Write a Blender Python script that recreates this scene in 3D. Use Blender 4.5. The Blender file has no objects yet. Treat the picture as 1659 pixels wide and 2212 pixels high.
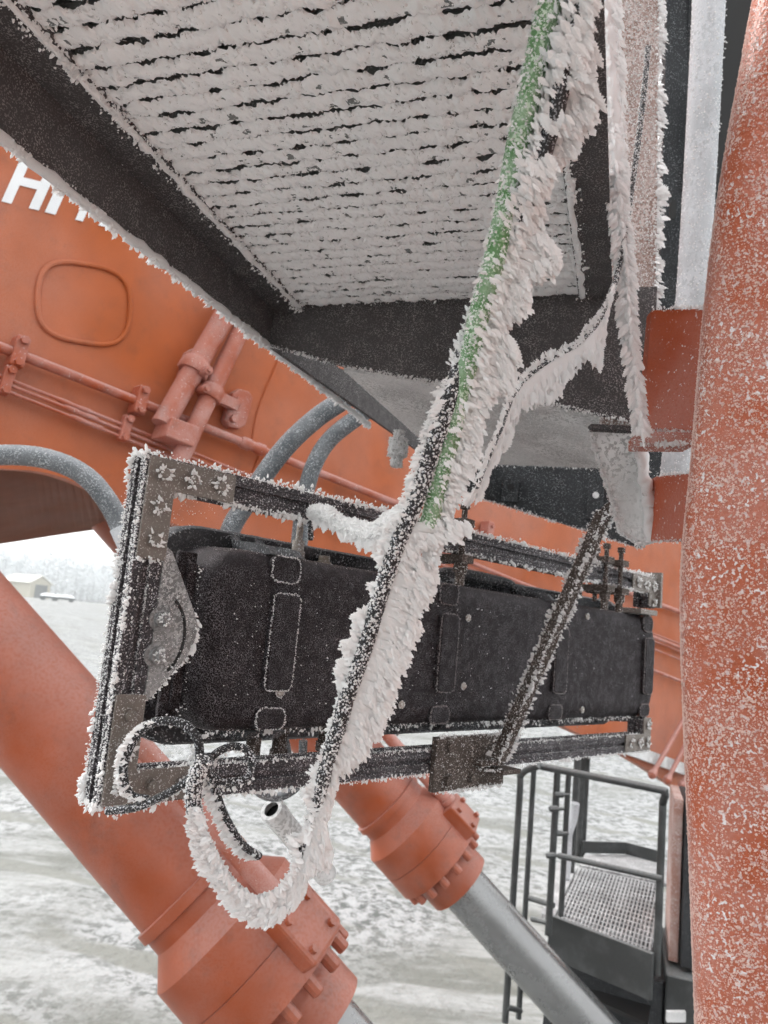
import bpy, math, random
import numpy as np
from mathutils import Vector, Matrix

# ------------------------------------------------------------------ camera, sky, sun, exposure
sc = bpy.context.scene
PITCH, ROLL = math.radians(8.5), math.radians(5.4)
FPX, CX, CY = 1650.0, 829.5, 1106.0
_f = np.array([0, math.cos(PITCH), math.sin(PITCH)])
_r0 = np.array([1.0, 0, 0]); _u0 = np.array([0, -math.sin(PITCH), math.cos(PITCH)])
RT = math.cos(ROLL) * _r0 + math.sin(ROLL) * _u0
UP = -math.sin(ROLL) * _r0 + math.cos(ROLL) * _u0
FW = _f
cd = bpy.data.cameras.new('camera')
cd.sensor_fit = 'VERTICAL'; cd.sensor_height = 36.0; cd.sensor_width = 27.0
cd.lens = FPX / 2212.0 * 36.0
cd.clip_start = 0.02; cd.clip_end = 6000
cd.dof.use_dof = True; cd.dof.focus_distance = 0.95; cd.dof.aperture_fstop = 9.0
cam = bpy.data.objects.new('camera', cd); sc.collection.objects.link(cam)
M = Matrix(((RT[0], UP[0], -FW[0], 0), (RT[1], UP[1], -FW[1], 0), (RT[2], UP[2], -FW[2], 0), (0, 0, 0, 1)))
cam.matrix_world = M
sc.camera = cam

SUN_EL, SUN_AZ = math.radians(38), math.radians(-62)      # azimuth measured from +Y towards +X
w = bpy.data.worlds.new('World'); sc.world = w; w.use_nodes = True
nt = w.node_tree; nt.nodes.clear()
o_ = nt.nodes.new('ShaderNodeOutputWorld'); bg = nt.nodes.new('ShaderNodeBackground')
sky = nt.nodes.new('ShaderNodeTexSky'); sky.sky_type = 'NISHITA'; sky.sun_disc = False
sky.sun_elevation = SUN_EL; sky.sun_rotation = SUN_AZ; sky.air_density = 1.0; sky.dust_density = 4.0; sky.ozone_density = 1.0
hs = nt.nodes.new('ShaderNodeHueSaturation'); hs.inputs['Saturation'].default_value = 0.12
mixw = nt.nodes.new('ShaderNodeMix'); mixw.data_type = 'RGBA'; mixw.inputs[0].default_value = 0.6
mixw.inputs[7].default_value = (8.3, 8.45, 8.5, 1)      # even layer of cloud
nt.links.new(sky.outputs[0], hs.inputs['Color']); nt.links.new(hs.outputs[0], mixw.inputs[6])
nt.links.new(mixw.outputs[2], bg.inputs[0]); bg.inputs[1].default_value = 0.12
nt.links.new(bg.outputs[0], o_.inputs[0])
sl = bpy.data.lights.new('sun', 'SUN'); sl.energy = 1.2; sl.angle = math.radians(25); sl.color = (1.0, 0.97, 0.93)
so = bpy.data.objects.new('sun', sl); sc.collection.objects.link(so)
sd = Vector((math.sin(SUN_AZ) * math.cos(SUN_EL), math.cos(SUN_AZ) * math.cos(SUN_EL), math.sin(SUN_EL)))
so.rotation_euler = sd.to_track_quat('Z', 'Y').to_euler()
sc.view_settings.view_transform = 'Standard'; sc.view_settings.look = 'None'
sc.view_settings.gamma = 1.0; sc.view_settings.exposure = 1.32
try: sc.view_settings.use_curve_mapping = False
except Exception: pass
sc.cycles.use_denoising = True
sc.cycles.use_adaptive_sampling = True; sc.cycles.adaptive_threshold = .045
sc.cycles.max_bounces = 8; sc.cycles.diffuse_bounces = 6; sc.cycles.glossy_bounces = 2
sc.cycles.transmission_bounces = 6; sc.cycles.caustics_reflective = False; sc.cycles.caustics_refractive = False

rng = np.random.default_rng(7); random.seed(7)
Z = np.array([0, 0, 1.0])

# ------------------------------------------------------------------ small maths
def nrm(v):
    v = np.asarray(v, float); return v / (np.linalg.norm(v, axis=-1, keepdims=True) + 1e-12)
def ray(u, v): return RT * (u - CX) / FPX + UP * (CY - v) / FPX + FW
def P(u, v, d): return ray(u, v) * d
def on(u, v, n, c):
    r = ray(u, v); return r * (c / (r @ n))
def px(w_):
    w_ = np.asarray(w_); d = w_ @ FW; return CX + FPX * (w_ @ RT) / d, CY - FPX * (w_ @ UP) / d, d

def _hash(i, j, k):
    h = (i * 374761393 + j * 668265263 + k * 2147483647 + 1013904223) & 0xffffffff
    h = ((h ^ (h >> 13)) * 1274126177) & 0xffffffff
    h = h ^ (h >> 16)
    return (h & 0xffff) / 65535.0
def vnoise(p):
    p = np.asarray(p, float); i = np.floor(p).astype(np.int64); f = p - i; f = f * f * (3 - 2 * f)
    out = 0
    for a in (0, 1):
        for b in (0, 1):
            for c in (0, 1):
                wgt = (f[..., 0] if a else 1 - f[..., 0]) * (f[..., 1] if b else 1 - f[..., 1]) * (f[..., 2] if c else 1 - f[..., 2])
                out = out + wgt * _hash(i[..., 0] + a, i[..., 1] + b, i[..., 2] + c)
    return out
def fbm(p, o=3):
    p = np.asarray(p, float); s = 0; a = .5
    for _ in range(o): s = s + a * vnoise(p); p = p * 2.03 + 17.3; a *= .5
    return s / (1 - .5 ** o)

def smooth_path(pts, n=10):
    pts = np.asarray(pts, float); out = []
    q = np.vstack([2 * pts[0] - pts[1], pts, 2 * pts[-1] - pts[-2]])
    for i in range(1, len(q) - 2):
        p0, p1, p2, p3 = q[i - 1:i + 3]
        for t in np.linspace(0, 1, n, endpoint=False):
            out.append(.5 * (2 * p1 + (p2 - p0) * t + (2 * p0 - 5 * p1 + 4 * p2 - p3) * t * t + (3 * p1 - p0 - 3 * p2 + p3) * t ** 3))
    out.append(pts[-1]); return np.array(out)
def resample(pts, n):
    pts = np.asarray(pts, float); d = np.r_[0, np.cumsum(np.linalg.norm(np.diff(pts, axis=0), axis=1))]
    t = np.linspace(0, d[-1], n)
    return np.stack([np.interp(t, d, pts[:, k]) for k in range(pts.shape[1])], 1)
def plen(pts): return float(np.linalg.norm(np.diff(np.asarray(pts), axis=0), axis=1).sum())

# ------------------------------------------------------------------ materials
MATS = {}
def mat(name, base, rough=.5, metal=0.0, frost=0.0, fscale=260, fsize=.02, film=0.0, filmscale=4.0, var=.08, bump=.25, fcol=(.82, .83, .85), topfrost_lit=0.0, spec=.5, grime=0.0):
    """painted / plastic / metal surface with a coat of tiny frost specks and a thin frost film"""
    m = bpy.data.materials.new(name); m.use_nodes = True; N = m.node_tree.nodes; L = m.node_tree.links
    bs = N['Principled BSDF']; tc = N.new('ShaderNodeTexCoord')
    def noise(scale, detail=3, rough_=.6):
        n = N.new('ShaderNodeTexNoise'); n.inputs['Scale'].default_value = scale; n.inputs['Detail'].default_value = detail
        n.inputs['Roughness'].default_value = rough_; L.new(tc.outputs['Object'], n.inputs['Vector']); return n.outputs['Fac']
    def ramp(src, a, b):
        r = N.new('ShaderNodeMapRange'); r.interpolation_type = 'SMOOTHSTEP'
        r.inputs['From Min'].default_value = a; r.inputs['From Max'].default_value = b; L.new(src, r.inputs['Value']); return r.outputs[0]
    def math_(op, a, b):
        n = N.new('ShaderNodeMath'); n.operation = op; n.use_clamp = True
        for k, x in enumerate((a, b)):
            if isinstance(x, (int, float)): n.inputs[k].default_value = x
            else: L.new(x, n.inputs[k])
        return n.outputs[0]
    def mix(fac, a, b):
        n = N.new('ShaderNodeMix'); n.data_type = 'RGBA'
        if isinstance(fac, (int, float)): n.inputs[0].default_value = fac
        else: L.new(fac, n.inputs[0])
        for k, x in ((6, a), (7, b)):
            if isinstance(x, tuple): n.inputs[k].default_value = (*x, 1)
            else: L.new(x, n.inputs[k])
        return n.outputs[2]
    dark = tuple(c * (1 - var * 2) for c in base); lite = tuple(min(1, c * (1 + var) + var * .02) for c in base)
    col = mix(noise(5.5, 2, .65), dark, lite)
    if grime > 0:
        gm = math_('MULTIPLY', ramp(noise(9.0, 4, .72), .50, .74), grime); col = mix(gm, col, (.045, .022, .014))
    fac = None
    if film > 0:
        fl = math_('MULTIPLY', ramp(noise(filmscale, 3, .6), .30, .72), film)
        grain = ramp(noise(fscale * 1.4, 1, .7), .35, .6)
        fac = math_('MULTIPLY', fl, math_('ADD', math_('MULTIPLY', grain, .5), .6))
    if frost > 0:
        spn = noise(fscale, 1, .55); sp = ramp(spn, .72 - .34 * frost, .72 - .34 * frost + .07)
        patch = math_('ADD', math_('MULTIPLY', ramp(noise(fscale * .07 + 3, 1, .6), .3, .7), .65), .35)
        sp = math_('MULTIPLY', sp, patch)
        fac = sp if fac is None else math_('MAXIMUM', fac, sp)
    if topfrost_lit > 0:
        g = N.new('ShaderNodeNewGeometry'); sx = N.new('ShaderNodeSeparateXYZ'); L.new(g.outputs['Normal'], sx.inputs[0])
        tf = math_('MULTIPLY', ramp(sx.outputs['Z'], -.15, .75), topfrost_lit)
        tf = math_('MULTIPLY', tf, math_('ADD', math_('MULTIPLY', noise(fscale, 0, .7), .9), .45))
        fac = tf if fac is None else math_('MAXIMUM', fac, tf)
    if fac is not None:
        col = mix(fac, col, fcol)
        rr = N.new('ShaderNodeMapRange'); rr.inputs['To Min'].default_value = rough; rr.inputs['To Max'].default_value = .8
        L.new(fac, rr.inputs['Value']); L.new(rr.outputs[0], bs.inputs['Roughness'])
        if metal > 0:
            mm = N.new('ShaderNodeMapRange'); mm.inputs['To Min'].default_value = metal; mm.inputs['To Max'].default_value = 0
            L.new(fac, mm.inputs['Value']); L.new(mm.outputs[0], bs.inputs['Metallic'])
        if bump >= .5 and frost > 0:
            bn = N.new('ShaderNodeBump'); bn.inputs['Strength'].default_value = bump; bn.inputs['Distance'].default_value = .002
            L.new(spn, bn.inputs['Height']); L.new(bn.outputs[0], bs.inputs['Normal'])
    else:
        bs.inputs['Roughness'].default_value = rough; bs.inputs['Metallic'].default_value = metal
    L.new(col, bs.inputs['Base Color']); bs.inputs['Specular IOR Level'].default_value = spec
    MATS[name] = m; return m

ORANGE = (.43, .090, .012)
mat('orange_boom', ORANGE, .5, spec=.25, frost=0, fscale=160, film=.14, filmscale=.8, var=.14, bump=.08, grime=.22)
mat('orange_pipe', (.38, .070, .018), .5, frost=.10, fscale=160, film=.24, filmscale=6, topfrost_lit=.25, grime=.3)
mat('orange_cyl', (.36, .064, .010), .38, frost=0, fscale=110, film=.09, filmscale=3.0, topfrost_lit=.15, var=.18, spec=.35, grime=.34)
mat('orange_column', (.42, .078, .016), .35, frost=.40, fscale=260, film=.14, filmscale=14, bump=.6, fcol=(.80, .80, .82))
mat('orange_bracket', (.42, .070, .014), .4, frost=.12, fscale=180, film=.12, filmscale=7, bump=.5)
mat('dark_beam', (.078, .074, .075), .85, frost=.50, fscale=420, film=.08, filmscale=5, fcol=(.32, .30, .30), spec=.03)
mat('dark_panel', (.030, .032, .035), .5, frost=.34, fscale=380, film=.05, filmscale=5, fcol=(.30, .31, .32), spec=.15)
mat('deck_under', (.20, .21, .205), .7, frost=.45, fscale=330, fcol=(.40, .41, .41), spec=.2)
mat('boom_shade_brown', (.185, .058, .026), .7, film=.05, filmscale=2, var=.15, spec=.15)  # shade under the boom painted in as a darker brown than the sides
mat('house_bounce_pale', (.40, .17, .11), .6, film=.8, filmscale=3, fcol=(.66, .62, .60))  # orange paled to weaken the warm bounce from the unseen wall
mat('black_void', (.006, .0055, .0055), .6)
mat('frosted_plate', (.38, .38, .375), .6, frost=.9, fscale=130, film=.95, filmscale=5, fcol=(.80, .80, .80))
mat('zinc_plate', (.17, .145, .125), .5, metal=.25, frost=.34, fscale=420, film=.10, filmscale=14, fcol=(.62, .61, .60))
mat('extrusion', (.040, .036, .039), .6, frost=.46, fscale=420, film=.07, filmscale=16, fcol=(.46, .44, .46), spec=.12)
mat('case_plastic', (.0095, .0066, .0072), .55, frost=.58, fscale=700, film=.0, filmscale=8, fcol=(.18, .168, .18), bump=.7, topfrost_lit=.26, spec=.10, var=.03)  # pale upward faces: some frost, plus the lit upper edge painted in
mat('case_rim', (.016, .016, .018), .6, frost=.42, fscale=300, film=.30, filmscale=10, fcol=(.42, .43, .45), topfrost_lit=.35, spec=.15)
mat('black_rubber', (.012, .012, .014), .6, frost=.45, fscale=420, fcol=(.7, .72, .76))
mat('green_hose', (.075, .22, .06), .5, frost=.62, fscale=360, fcol=(.66, .76, .64), film=.38, filmscale=40)
mat('grey_hose', (.085, .095, .105), .65, frost=.50, fscale=260, film=.30, filmscale=9, topfrost_lit=.55, fcol=(.50, .52, .54))
mat('steel_rod', (.27, .27, .27), .24, metal=.7, frost=0.0, fscale=60, film=.16, filmscale=3, fcol=(.40, .41, .42))
mat('rail_paint', (.042, .044, .044), .55, frost=0, fscale=120, film=.12, filmscale=6, fcol=(.5, .52, .52), topfrost_lit=.5, spec=.2)
mat('deck_bar', (.14, .14, .145), .7, frost=.8, fscale=60, film=.9, filmscale=5, fcol=(.70, .70, .71), topfrost_lit=.6)
mat('white_pipe', (.42, .44, .46), .5, frost=.9, fscale=120, film=.9, filmscale=6, fcol=(.62, .64, .67))
mat('post_bounce_tint', (.24, .15, .12), .7, frost=.7, fscale=150, film=.5, filmscale=12, fcol=(.60, .52, .50), bump=.7)  # brown-pink base stands in for shade and orange bounce on the rimed post
mat('pink_frost', (.42, .22, .17), .7, film=.9, filmscale=7, frost=.5, fscale=90, fcol=(.66, .58, .56))
mat('letter_white', (.80, .81, .82), .5)
mat('rusty', (.046, .033, .027), .7, frost=.42, fscale=380, film=.1, filmscale=20, fcol=(.42, .37, .34), spec=.2)
mat('grey_frost', (.16, .16, .16), .6, frost=.7, fscale=260, film=.5, filmscale=18, fcol=(.50, .50, .50), spec=.2)
mat('brass', (.22, .17, .12), .5, metal=.3, frost=.4, fscale=300, film=.4, filmscale=20)
mat('shed_wall', (.52, .49, .40), .8); mat('shed_door', (.16, .17, .17), .7); mat('shed_roof', (.72, .71, .66), .9)
mat('bark_hazed', (.62, .63, .64), .9); mat('dark_vehicle', (.05, .06, .06), .6); mat('snow_cap', (.82, .84, .86), .9)  # bark whitened to stand in for distance haze

def rime_mat(name, col, trans=.22):
    m = bpy.data.materials.new(name); m.use_nodes = True; N = m.node_tree.nodes; L = m.node_tree.links; N.clear()
    o = N.new('ShaderNodeOutputMaterial'); a = N.new('ShaderNodeBsdfPrincipled'); t = N.new('ShaderNodeBsdfTranslucent'); x = N.new('ShaderNodeMixShader')
    a.inputs['Base Color'].default_value = (*col, 1); a.inputs['Roughness'].default_value = .6; a.inputs['Specular IOR Level'].default_value = .2
    t.inputs['Color'].default_value = (*col, 1); x.inputs[0].default_value = trans
    L.new(a.outputs[0], x.inputs[1]); L.new(t.outputs[0], x.inputs[2]); L.new(x.outputs[0], o.inputs[0]); MATS[name] = m
rime_mat('rime', (.95, .95, .95), .32); rime_mat('rime_solid', (.95, .95, .95), .04); rime_mat('rime_fine', (.80, .795, .795), .12); rime_mat('rime_thin', (.84, .66, .60), .3); rime_mat('rime_dim', (.34, .31, .31), .1); rime_mat('tree_frost', (.84, .86, .87), .3)

def ground_mat():
    m = bpy.data.materials.new('snowy_ground'); m.use_nodes = True; N = m.node_tree.nodes; L = m.node_tree.links
    bs = N['Principled BSDF']; tc = N.new('ShaderNodeTexCoord')
    def noise(scale, det, vec, rough=.65):
        n = N.new('ShaderNodeTexNoise'); n.inputs['Scale'].default_value = scale; n.inputs['Detail'].default_value = det; n.inputs['Roughness'].default_value = rough
        L.new(vec, n.inputs['Vector']); return n.outputs['Fac']
    def ramp(src, a, b):
        r = N.new('ShaderNodeMapRange'); r.interpolation_type = 'SMOOTHSTEP'; r.inputs['From Min'].default_value = a; r.inputs['From Max'].default_value = b
        L.new(src, r.inputs['Value']); return r.outputs[0]
    def mix(f, a, b):
        n = N.new('ShaderNodeMix'); n.data_type = 'RGBA'; L.new(f, n.inputs[0])
        for k, x in ((6, a), (7, b)):
            if isinstance(x, tuple): n.inputs[k].default_value = (*x, 1)
            else: L.new(x, n.inputs[k])
        return n.outputs[2]
    obj = tc.outputs['Object']
    mp = N.new('ShaderNodeMapping'); mp.inputs['Rotation'].default_value = (0, 0, math.radians(-28)); mp.inputs['Scale'].default_value = (.30, 1.3, 1); L.new(obj, mp.inputs[0])
    tracks = ramp(noise(1.0, 5, mp.outputs[0]), .40, .60)
    grav = ramp(noise(5.2, 5, obj, .78), .44, .60)
    big = ramp(noise(.14, 3, obj), .34, .54)
    c = mix(tracks, (.30, .305, .30), (.135, .138, .123))
    c2 = mix(grav, (.335, .34, .345), (.08, .085, .08))
    col = mix(big, c, c2)
    wv = N.new('ShaderNodeTexWave'); wv.wave_type = 'BANDS'; wv.bands_direction = 'Y'; wv.inputs['Scale'].default_value = .16; wv.inputs['Distortion'].default_value = 5.0; wv.inputs['Detail'].default_value = 2.0; wv.inputs['Detail Scale'].default_value = .35
    mp2 = N.new('ShaderNodeMapping'); mp2.inputs['Rotation'].default_value = (0, 0, math.radians(22)); L.new(obj, mp2.inputs[0]); L.new(mp2.outputs[0], wv.inputs['Vector'])
    rut = N.new('ShaderNodeMath'); rut.operation = 'MULTIPLY'; L.new(ramp(wv.outputs['Fac'], .80, .95), rut.inputs[0]); L.new(ramp(noise(.8, 3, obj), .40, .60), rut.inputs[1])
    col = mix(rut.outputs[0], col, (.17, .172, .155))
    fine = ramp(noise(9, 4, obj, .7), .52, .7)
    n2 = N.new('ShaderNodeMix'); n2.data_type = 'RGBA'; n2.blend_type = 'MULTIPLY'; n2.inputs[0].default_value = .45
    L.new(col, n2.inputs[6]); cr = mix(fine, (1, 1, 1), (.5, .5, .48)); L.new(cr, n2.inputs[7])
    L.new(n2.outputs[2], bs.inputs['Base Color']); bs.inputs['Roughness'].default_value = .8
    b = N.new('ShaderNodeBump'); b.inputs['Strength'].default_value = .6; b.inputs['Distance'].default_value = .08
    L.new(noise(3.0, 3, obj, .75), b.inputs['Height']); L.new(b.outputs[0], bs.inputs['Normal']); MATS['snowy_ground'] = m
ground_mat()

# ------------------------------------------------------------------ mesh building
COL = sc.collection
class MB:
    def __init__(s): s.v = []; s.f = []
    def add(s, vs, fs):
        k = len(s.v); s.v.extend([np.asarray(x, float) for x in vs]); s.f.extend([tuple(i + k for i in f) for f in fs]); return s
    def box(s, c, ax, size):
        c = np.asarray(c, float); a = [np.asarray(ax[i], float) * size[i] * .5 for i in range(3)]
        vs = [c + a[0] * x + a[1] * y + a[2] * z for x in (-1, 1) for y in (-1, 1) for z in (-1, 1)]
        return s.add(vs, [(0, 1, 3, 2), (4, 6, 7, 5), (0, 4, 5, 1), (2, 3, 7, 6), (0, 2, 6, 4), (1, 5, 7, 3)])
    def prism(s, poly, ext):
        poly = [np.asarray(p, float) for p in poly]; n = len(poly); ext = np.asarray(ext, float)
        return s.add(poly + [p + ext for p in poly], [tuple(range(n))[::-1], tuple(range(n, 2 * n))] + [(i, (i + 1) % n, n + (i + 1) % n, n + i) for i in range(n)])
    def tube(s, path, r, seg=12, cap=True):
        path = np.asarray(path, float); n = len(path); r = np.broadcast_to(np.asarray(r, float), (n,))
        t = nrm(np.gradient(path, axis=0)); ref = np.array([0, 0, 1.0]) if abs(t[0][2]) < .9 else np.array([1.0, 0, 0])
        u = nrm(np.cross(t[0], ref)); vs = []
        for i in range(n):
            u = nrm(u - t[i] * (u @ t[i])); w_ = np.cross(t[i], u)
            for k in range(seg):
                a = 2 * math.pi * k / seg; vs.append(path[i] + (u * math.cos(a) + w_ * math.sin(a)) * r[i])
        fs = [(i * seg + k, i * seg + (k + 1) % seg, (i + 1) * seg + (k + 1) % seg, (i + 1) * seg + k) for i in range(n - 1) for k in range(seg)]
        if cap: fs += [tuple(range(seg))[::-1], tuple((n - 1) * seg + k for k in range(seg))]
        return s.add(vs, fs)
    def cyl(s, a, b, r, seg=16): return s.tube([a, b], r, seg)
    def rev(s, a, d, prof, seg=32, cap=True):
        """prof: list of (distance along d, radius)"""
        a = np.asarray(a, float); d = nrm(d); ref = Z if abs(d[2]) < .9 else np.array([1.0, 0, 0])
        u = nrm(np.cross(d, ref)); w_ = np.cross(d, u); vs = []
        for t, r in prof:
            for k in range(seg):
                an = 2 * math.pi * k / seg; vs.append(a + d * t + (u * math.cos(an) + w_ * math.sin(an)) * r)
        n = len(prof)
        fs = [(i * seg + k, i * seg + (k + 1) % seg, (i + 1) * seg + (k + 1) % seg, (i + 1) * seg + k) for i in range(n - 1) for k in range(seg)]
        if cap: fs += [tuple(range(seg))[::-1], tuple((n - 1) * seg + k for k in range(seg))]
        return s.add(vs, fs)
    def build(s, name, material, parent=None, smooth=False, bevel=0.0, auto=35):
        org = np.array(parent['_o']) if parent is not None and '_o' in parent else np.zeros(3)
        me = bpy.data.meshes.new(name); me.from_pydata([tuple(v - org) for v in s.v], [], s.f); me.update()
        me.materials.append(MATS[material]); ob = bpy.data.objects.new(name, me); COL.objects.link(ob)
        if parent is not None:
            ob.parent = parent
        if smooth:
            me.polygons.foreach_set('use_smooth', [True] * len(me.polygons))
            try: me.set_sharp_from_angle(angle=math.radians(auto))
            except Exception: pass
        if bevel > 0:
            b = ob.modifiers.new('bevel', 'BEVEL'); b.width = bevel; b.segments = 2; b.limit_method = 'ANGLE'; b.angle_limit = math.radians(40)
        return ob
    def tris(s):
        T = []
        for f in s.f:
            for i in range(1, len(f) - 1): T.append((f[0], f[i], f[i + 1]))
        V = np.array(s.v); return V, np.array(T)

def thing(name, origin, label, cat, group=None):
    o = bpy.data.objects.new(name, None); COL.objects.link(o); o.empty_display_size = .05
    o.location = tuple(origin); o['_o'] = [float(x) for x in origin]
    tag(o, label, cat, group); return o
def tag(o, label, cat, group=None, kind=None):
    if label: o['label'] = label
    if cat: o['category'] = cat
    if group: o['group'] = group
    if kind: o['kind'] = kind
    return o
def sub(parent_part, mb, name, material, **kw):
    """a sub-part: child of a part mesh, in the same local frame"""
    root = parent_part.parent; ob = mb.build(name, material, root, **kw); ob.parent = parent_part; return ob

# ------------------------------------------------------------------ rime: real crystals, joined per thing
def _octa():
    return np.array([[1, 0, 0], [-1, 0, 0], [0, 1, 0], [0, -1, 0], [0, 0, 1], [0, 0, -.6]]) * .5, np.array([[0, 2, 4], [2, 1, 4], [1, 3, 4], [3, 0, 4], [2, 0, 5], [1, 2, 5], [3, 1, 5], [0, 3, 5]])
def _chip():
    return np.array([[.5, 0, -.2], [0, .5, -.2], [-.5, 0, -.2], [0, -.5, -.2], [.05, .04, .6]]), np.array([[0, 1, 4], [1, 2, 4], [2, 3, 4], [3, 0, 4]])
def _feather(seed):
    """barbed leaf of rime: narrow root, widest below the middle, toothed sides, pointed tip"""
    r = np.random.default_rng(seed); R_, L_ = [], []
    for side, lst in ((1, R_), (-1, L_)):
        y = 0.0; lst.append((side * .10, 0.0))
        for w0 in (.26, .40, .44, .38, .28, .17):
            y += r.uniform(.11, .16); lst.append((side * w0 * r.uniform(.62, .74), y - .045)); lst.append((side * w0 * r.uniform(.95, 1.2), y + r.uniform(.02, .06)))
    out = np.array(R_ + [(r.uniform(-.05, .05), 1.0)] + L_[::-1]); n = len(out); vs = [(x, .05 * abs(x), y) for x, y in out]
    vs += [(0, .07, .15), (.02, .09, .42), (-.02, .06, .70), (0, -.05, .15), (0, -.06, .42), (0, -.04, .70)]; fs = []; idx = [0 if y < .24 else (1 if y < .56 else 2) for x, y in out]
    for i in range(n):
        j = (i + 1) % n; ci, cj = idx[i], idx[j]
        fs.append((i, j, n + ci)); fs.append((j, i, n + 3 + ci))
        if ci != cj: fs.append((j, n + cj, n + ci)); fs.append((j, n + 3 + ci, n + 3 + cj))
    return np.array(vs, float), np.array(fs)
def _spike():
    k = 5; vs = [(math.cos(2 * math.pi * i / k) * .5, math.sin(2 * math.pi * i / k) * .5, -.1) for i in range(k)]
    vs += [(math.cos(2 * math.pi * (i + .4) / k) * .36, math.sin(2 * math.pi * (i + .4) / k) * .42, .60) for i in range(k)] + [(.10, .05, 1.0)]
    fs = []
    for i in range(k):
        j = (i + 1) % k; fs += [(i, j, k + i), (j, k + j, k + i), (k + i, k + j, 2 * k)]
    return np.array(vs), np.array(fs)
TPL = {'grain': [_octa()], 'chip': [_chip()], 'spike': [_spike()], 'feather': [_feather(s) for s in range(5)]}

class Rime:
    def __init__(s): s.V = []; s.F = []; s.S = []; s.n = 0
    def inst(s, kind, pos, zdir, size, xdir=None):
        """pos (N,3), zdir growth direction, size (N,3) = width, thickness, length"""
        pos = np.asarray(pos, float).reshape(-1, 3); N_ = len(pos)
        if N_ == 0: return s
        z = nrm(np.broadcast_to(zdir, (N_, 3))); size = np.broadcast_to(np.asarray(size, float), (N_, 3))
        x = rng.normal(size=(N_, 3)) if xdir is None else np.broadcast_to(xdir, (N_, 3))
        x = nrm(x - z * (x * z).sum(1, keepdims=True)); y = np.cross(z, x)
        tp = TPL[kind]; which = rng.integers(0, len(tp), N_)
        for k, (tv, tf) in enumerate(tp):
            q = np.where(which == k)[0]
            if len(q) == 0: continue
            sv = tv[None] * size[q][:, None, :]
            V = pos[q][:, None] + sv[..., :1] * x[q][:, None] + sv[..., 1:2] * y[q][:, None] + sv[..., 2:] * z[q][:, None]
            F = tf[None] + (s.n + np.arange(len(q)) * len(tv))[:, None, None]
            s.V.append(V.reshape(-1, 3)); s.F.append(F.reshape(-1, 3)); s.S.append(np.full(len(q) * len(tf), kind == 'grain')); s.n += len(q) * len(tv)
        return s
    def mesh(s, V, F):
        V = np.asarray(V, float); F = np.asarray(F)
        if F.shape[1] == 4: F = np.vstack([F[:, [0, 1, 2]], F[:, [0, 2, 3]]])
        s.V.append(V); s.F.append(F + s.n); s.S.append(np.ones(len(F), bool)); s.n += len(V); return s
    def grains_on(s, mb, density, size, weight=None, flat=.9, kind='chip', lean=None):
        V, T = mb.tris(); a, b, c = V[T[:, 0]], V[T[:, 1]], V[T[:, 2]]; n = np.cross(b - a, c - a); ar = np.linalg.norm(n, axis=1) * .5
        N_ = int(ar.sum() * density)
        if N_ < 1: return s
        k = rng.choice(len(T), N_, p=ar / ar.sum()); u = rng.random((N_, 2)); fl = u.sum(1) > 1; u[fl] = 1 - u[fl]
        p = a[k] + (b - a)[k] * u[:, :1] + (c - a)[k] * u[:, 1:]; nn = nrm(n)[k]
        face = (nn * nrm(p)).sum(1) < .25            # only sides that can be seen from around the camera
        keep = face
        if weight is not None: keep = keep & (rng.random(N_) < weight(p, nn))
        p, nn = p[keep], nn[keep]; m = len(p)
        sz = size[0] + (size[1] - size[0]) * rng.random(m) ** 2.2
        d = nn + rng.normal(size=(m, 3)) * .35 + (0 if lean is None else np.asarray(lean))
        return s.inst(kind, p, d, np.stack([sz * rng.uniform(.7, 1.2, m), sz * rng.uniform(.7, 1.2, m), sz * flat * rng.uniform(.7, 1.3, m)], 1))
    def edge(s, path, out, per_m, ln, wd=None, spread=.5, jit=.002, kind='spike', clump=True):
        path = np.asarray(path, float); L_ = plen(path); N_ = int(L_ * per_m)
        if N_ < 1: return s
        d = np.r_[0, np.cumsum(np.linalg.norm(np.diff(path, axis=0), axis=1))]; t = rng.random(N_) * L_
        p = np.stack([np.interp(t, d, path[:, k]) for k in range(3)], 1) + rng.normal(size=(N_, 3)) * jit
        l = (ln[0] + (ln[1] - ln[0]) * rng.random(N_) ** 1.8) * (.68 if kind == 'spike' else .75)
        if clump: l = l * (.35 + 1.1 * vnoise(np.stack([t * 45, t * 0 + rng.random() * 99, t * 0], 1)))
        wv = l * rng.uniform(.65, 1.1, N_) if wd is None else rng.uniform(*wd, N_)
        return s.inst(kind, p, np.asarray(out) + rng.normal(size=(N_, 3)) * spread, np.stack([wv, wv * .8, l], 1))
    def build(s, name, parent, material='rime', smooth=False):
        if not s.V: return None
        org = np.array(parent['_o']) if parent is not None and '_o' in parent else np.zeros(3)
        V = np.vstack(s.V) - org; F = np.vstack(s.F); me = bpy.data.meshes.new(name)
        me.vertices.add(len(V)); me.vertices.foreach_set('co', V.astype(np.float32).ravel())
        me.loops.add(len(F) * 3); me.loops.foreach_set('vertex_index', F.astype(np.int32).ravel())
        me.polygons.add(len(F)); me.polygons.foreach_set('loop_start', np.arange(0, len(F) * 3, 3, dtype=np.int32))
        me.polygons.foreach_set('use_smooth', np.concatenate(s.S)); me.update(calc_edges=True); me.materials.append(MATS[material])
        ob = bpy.data.objects.new(name, me); COL.objects.link(ob); ob.parent = parent; ob['kind'] = 'stuff'; return ob

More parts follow.
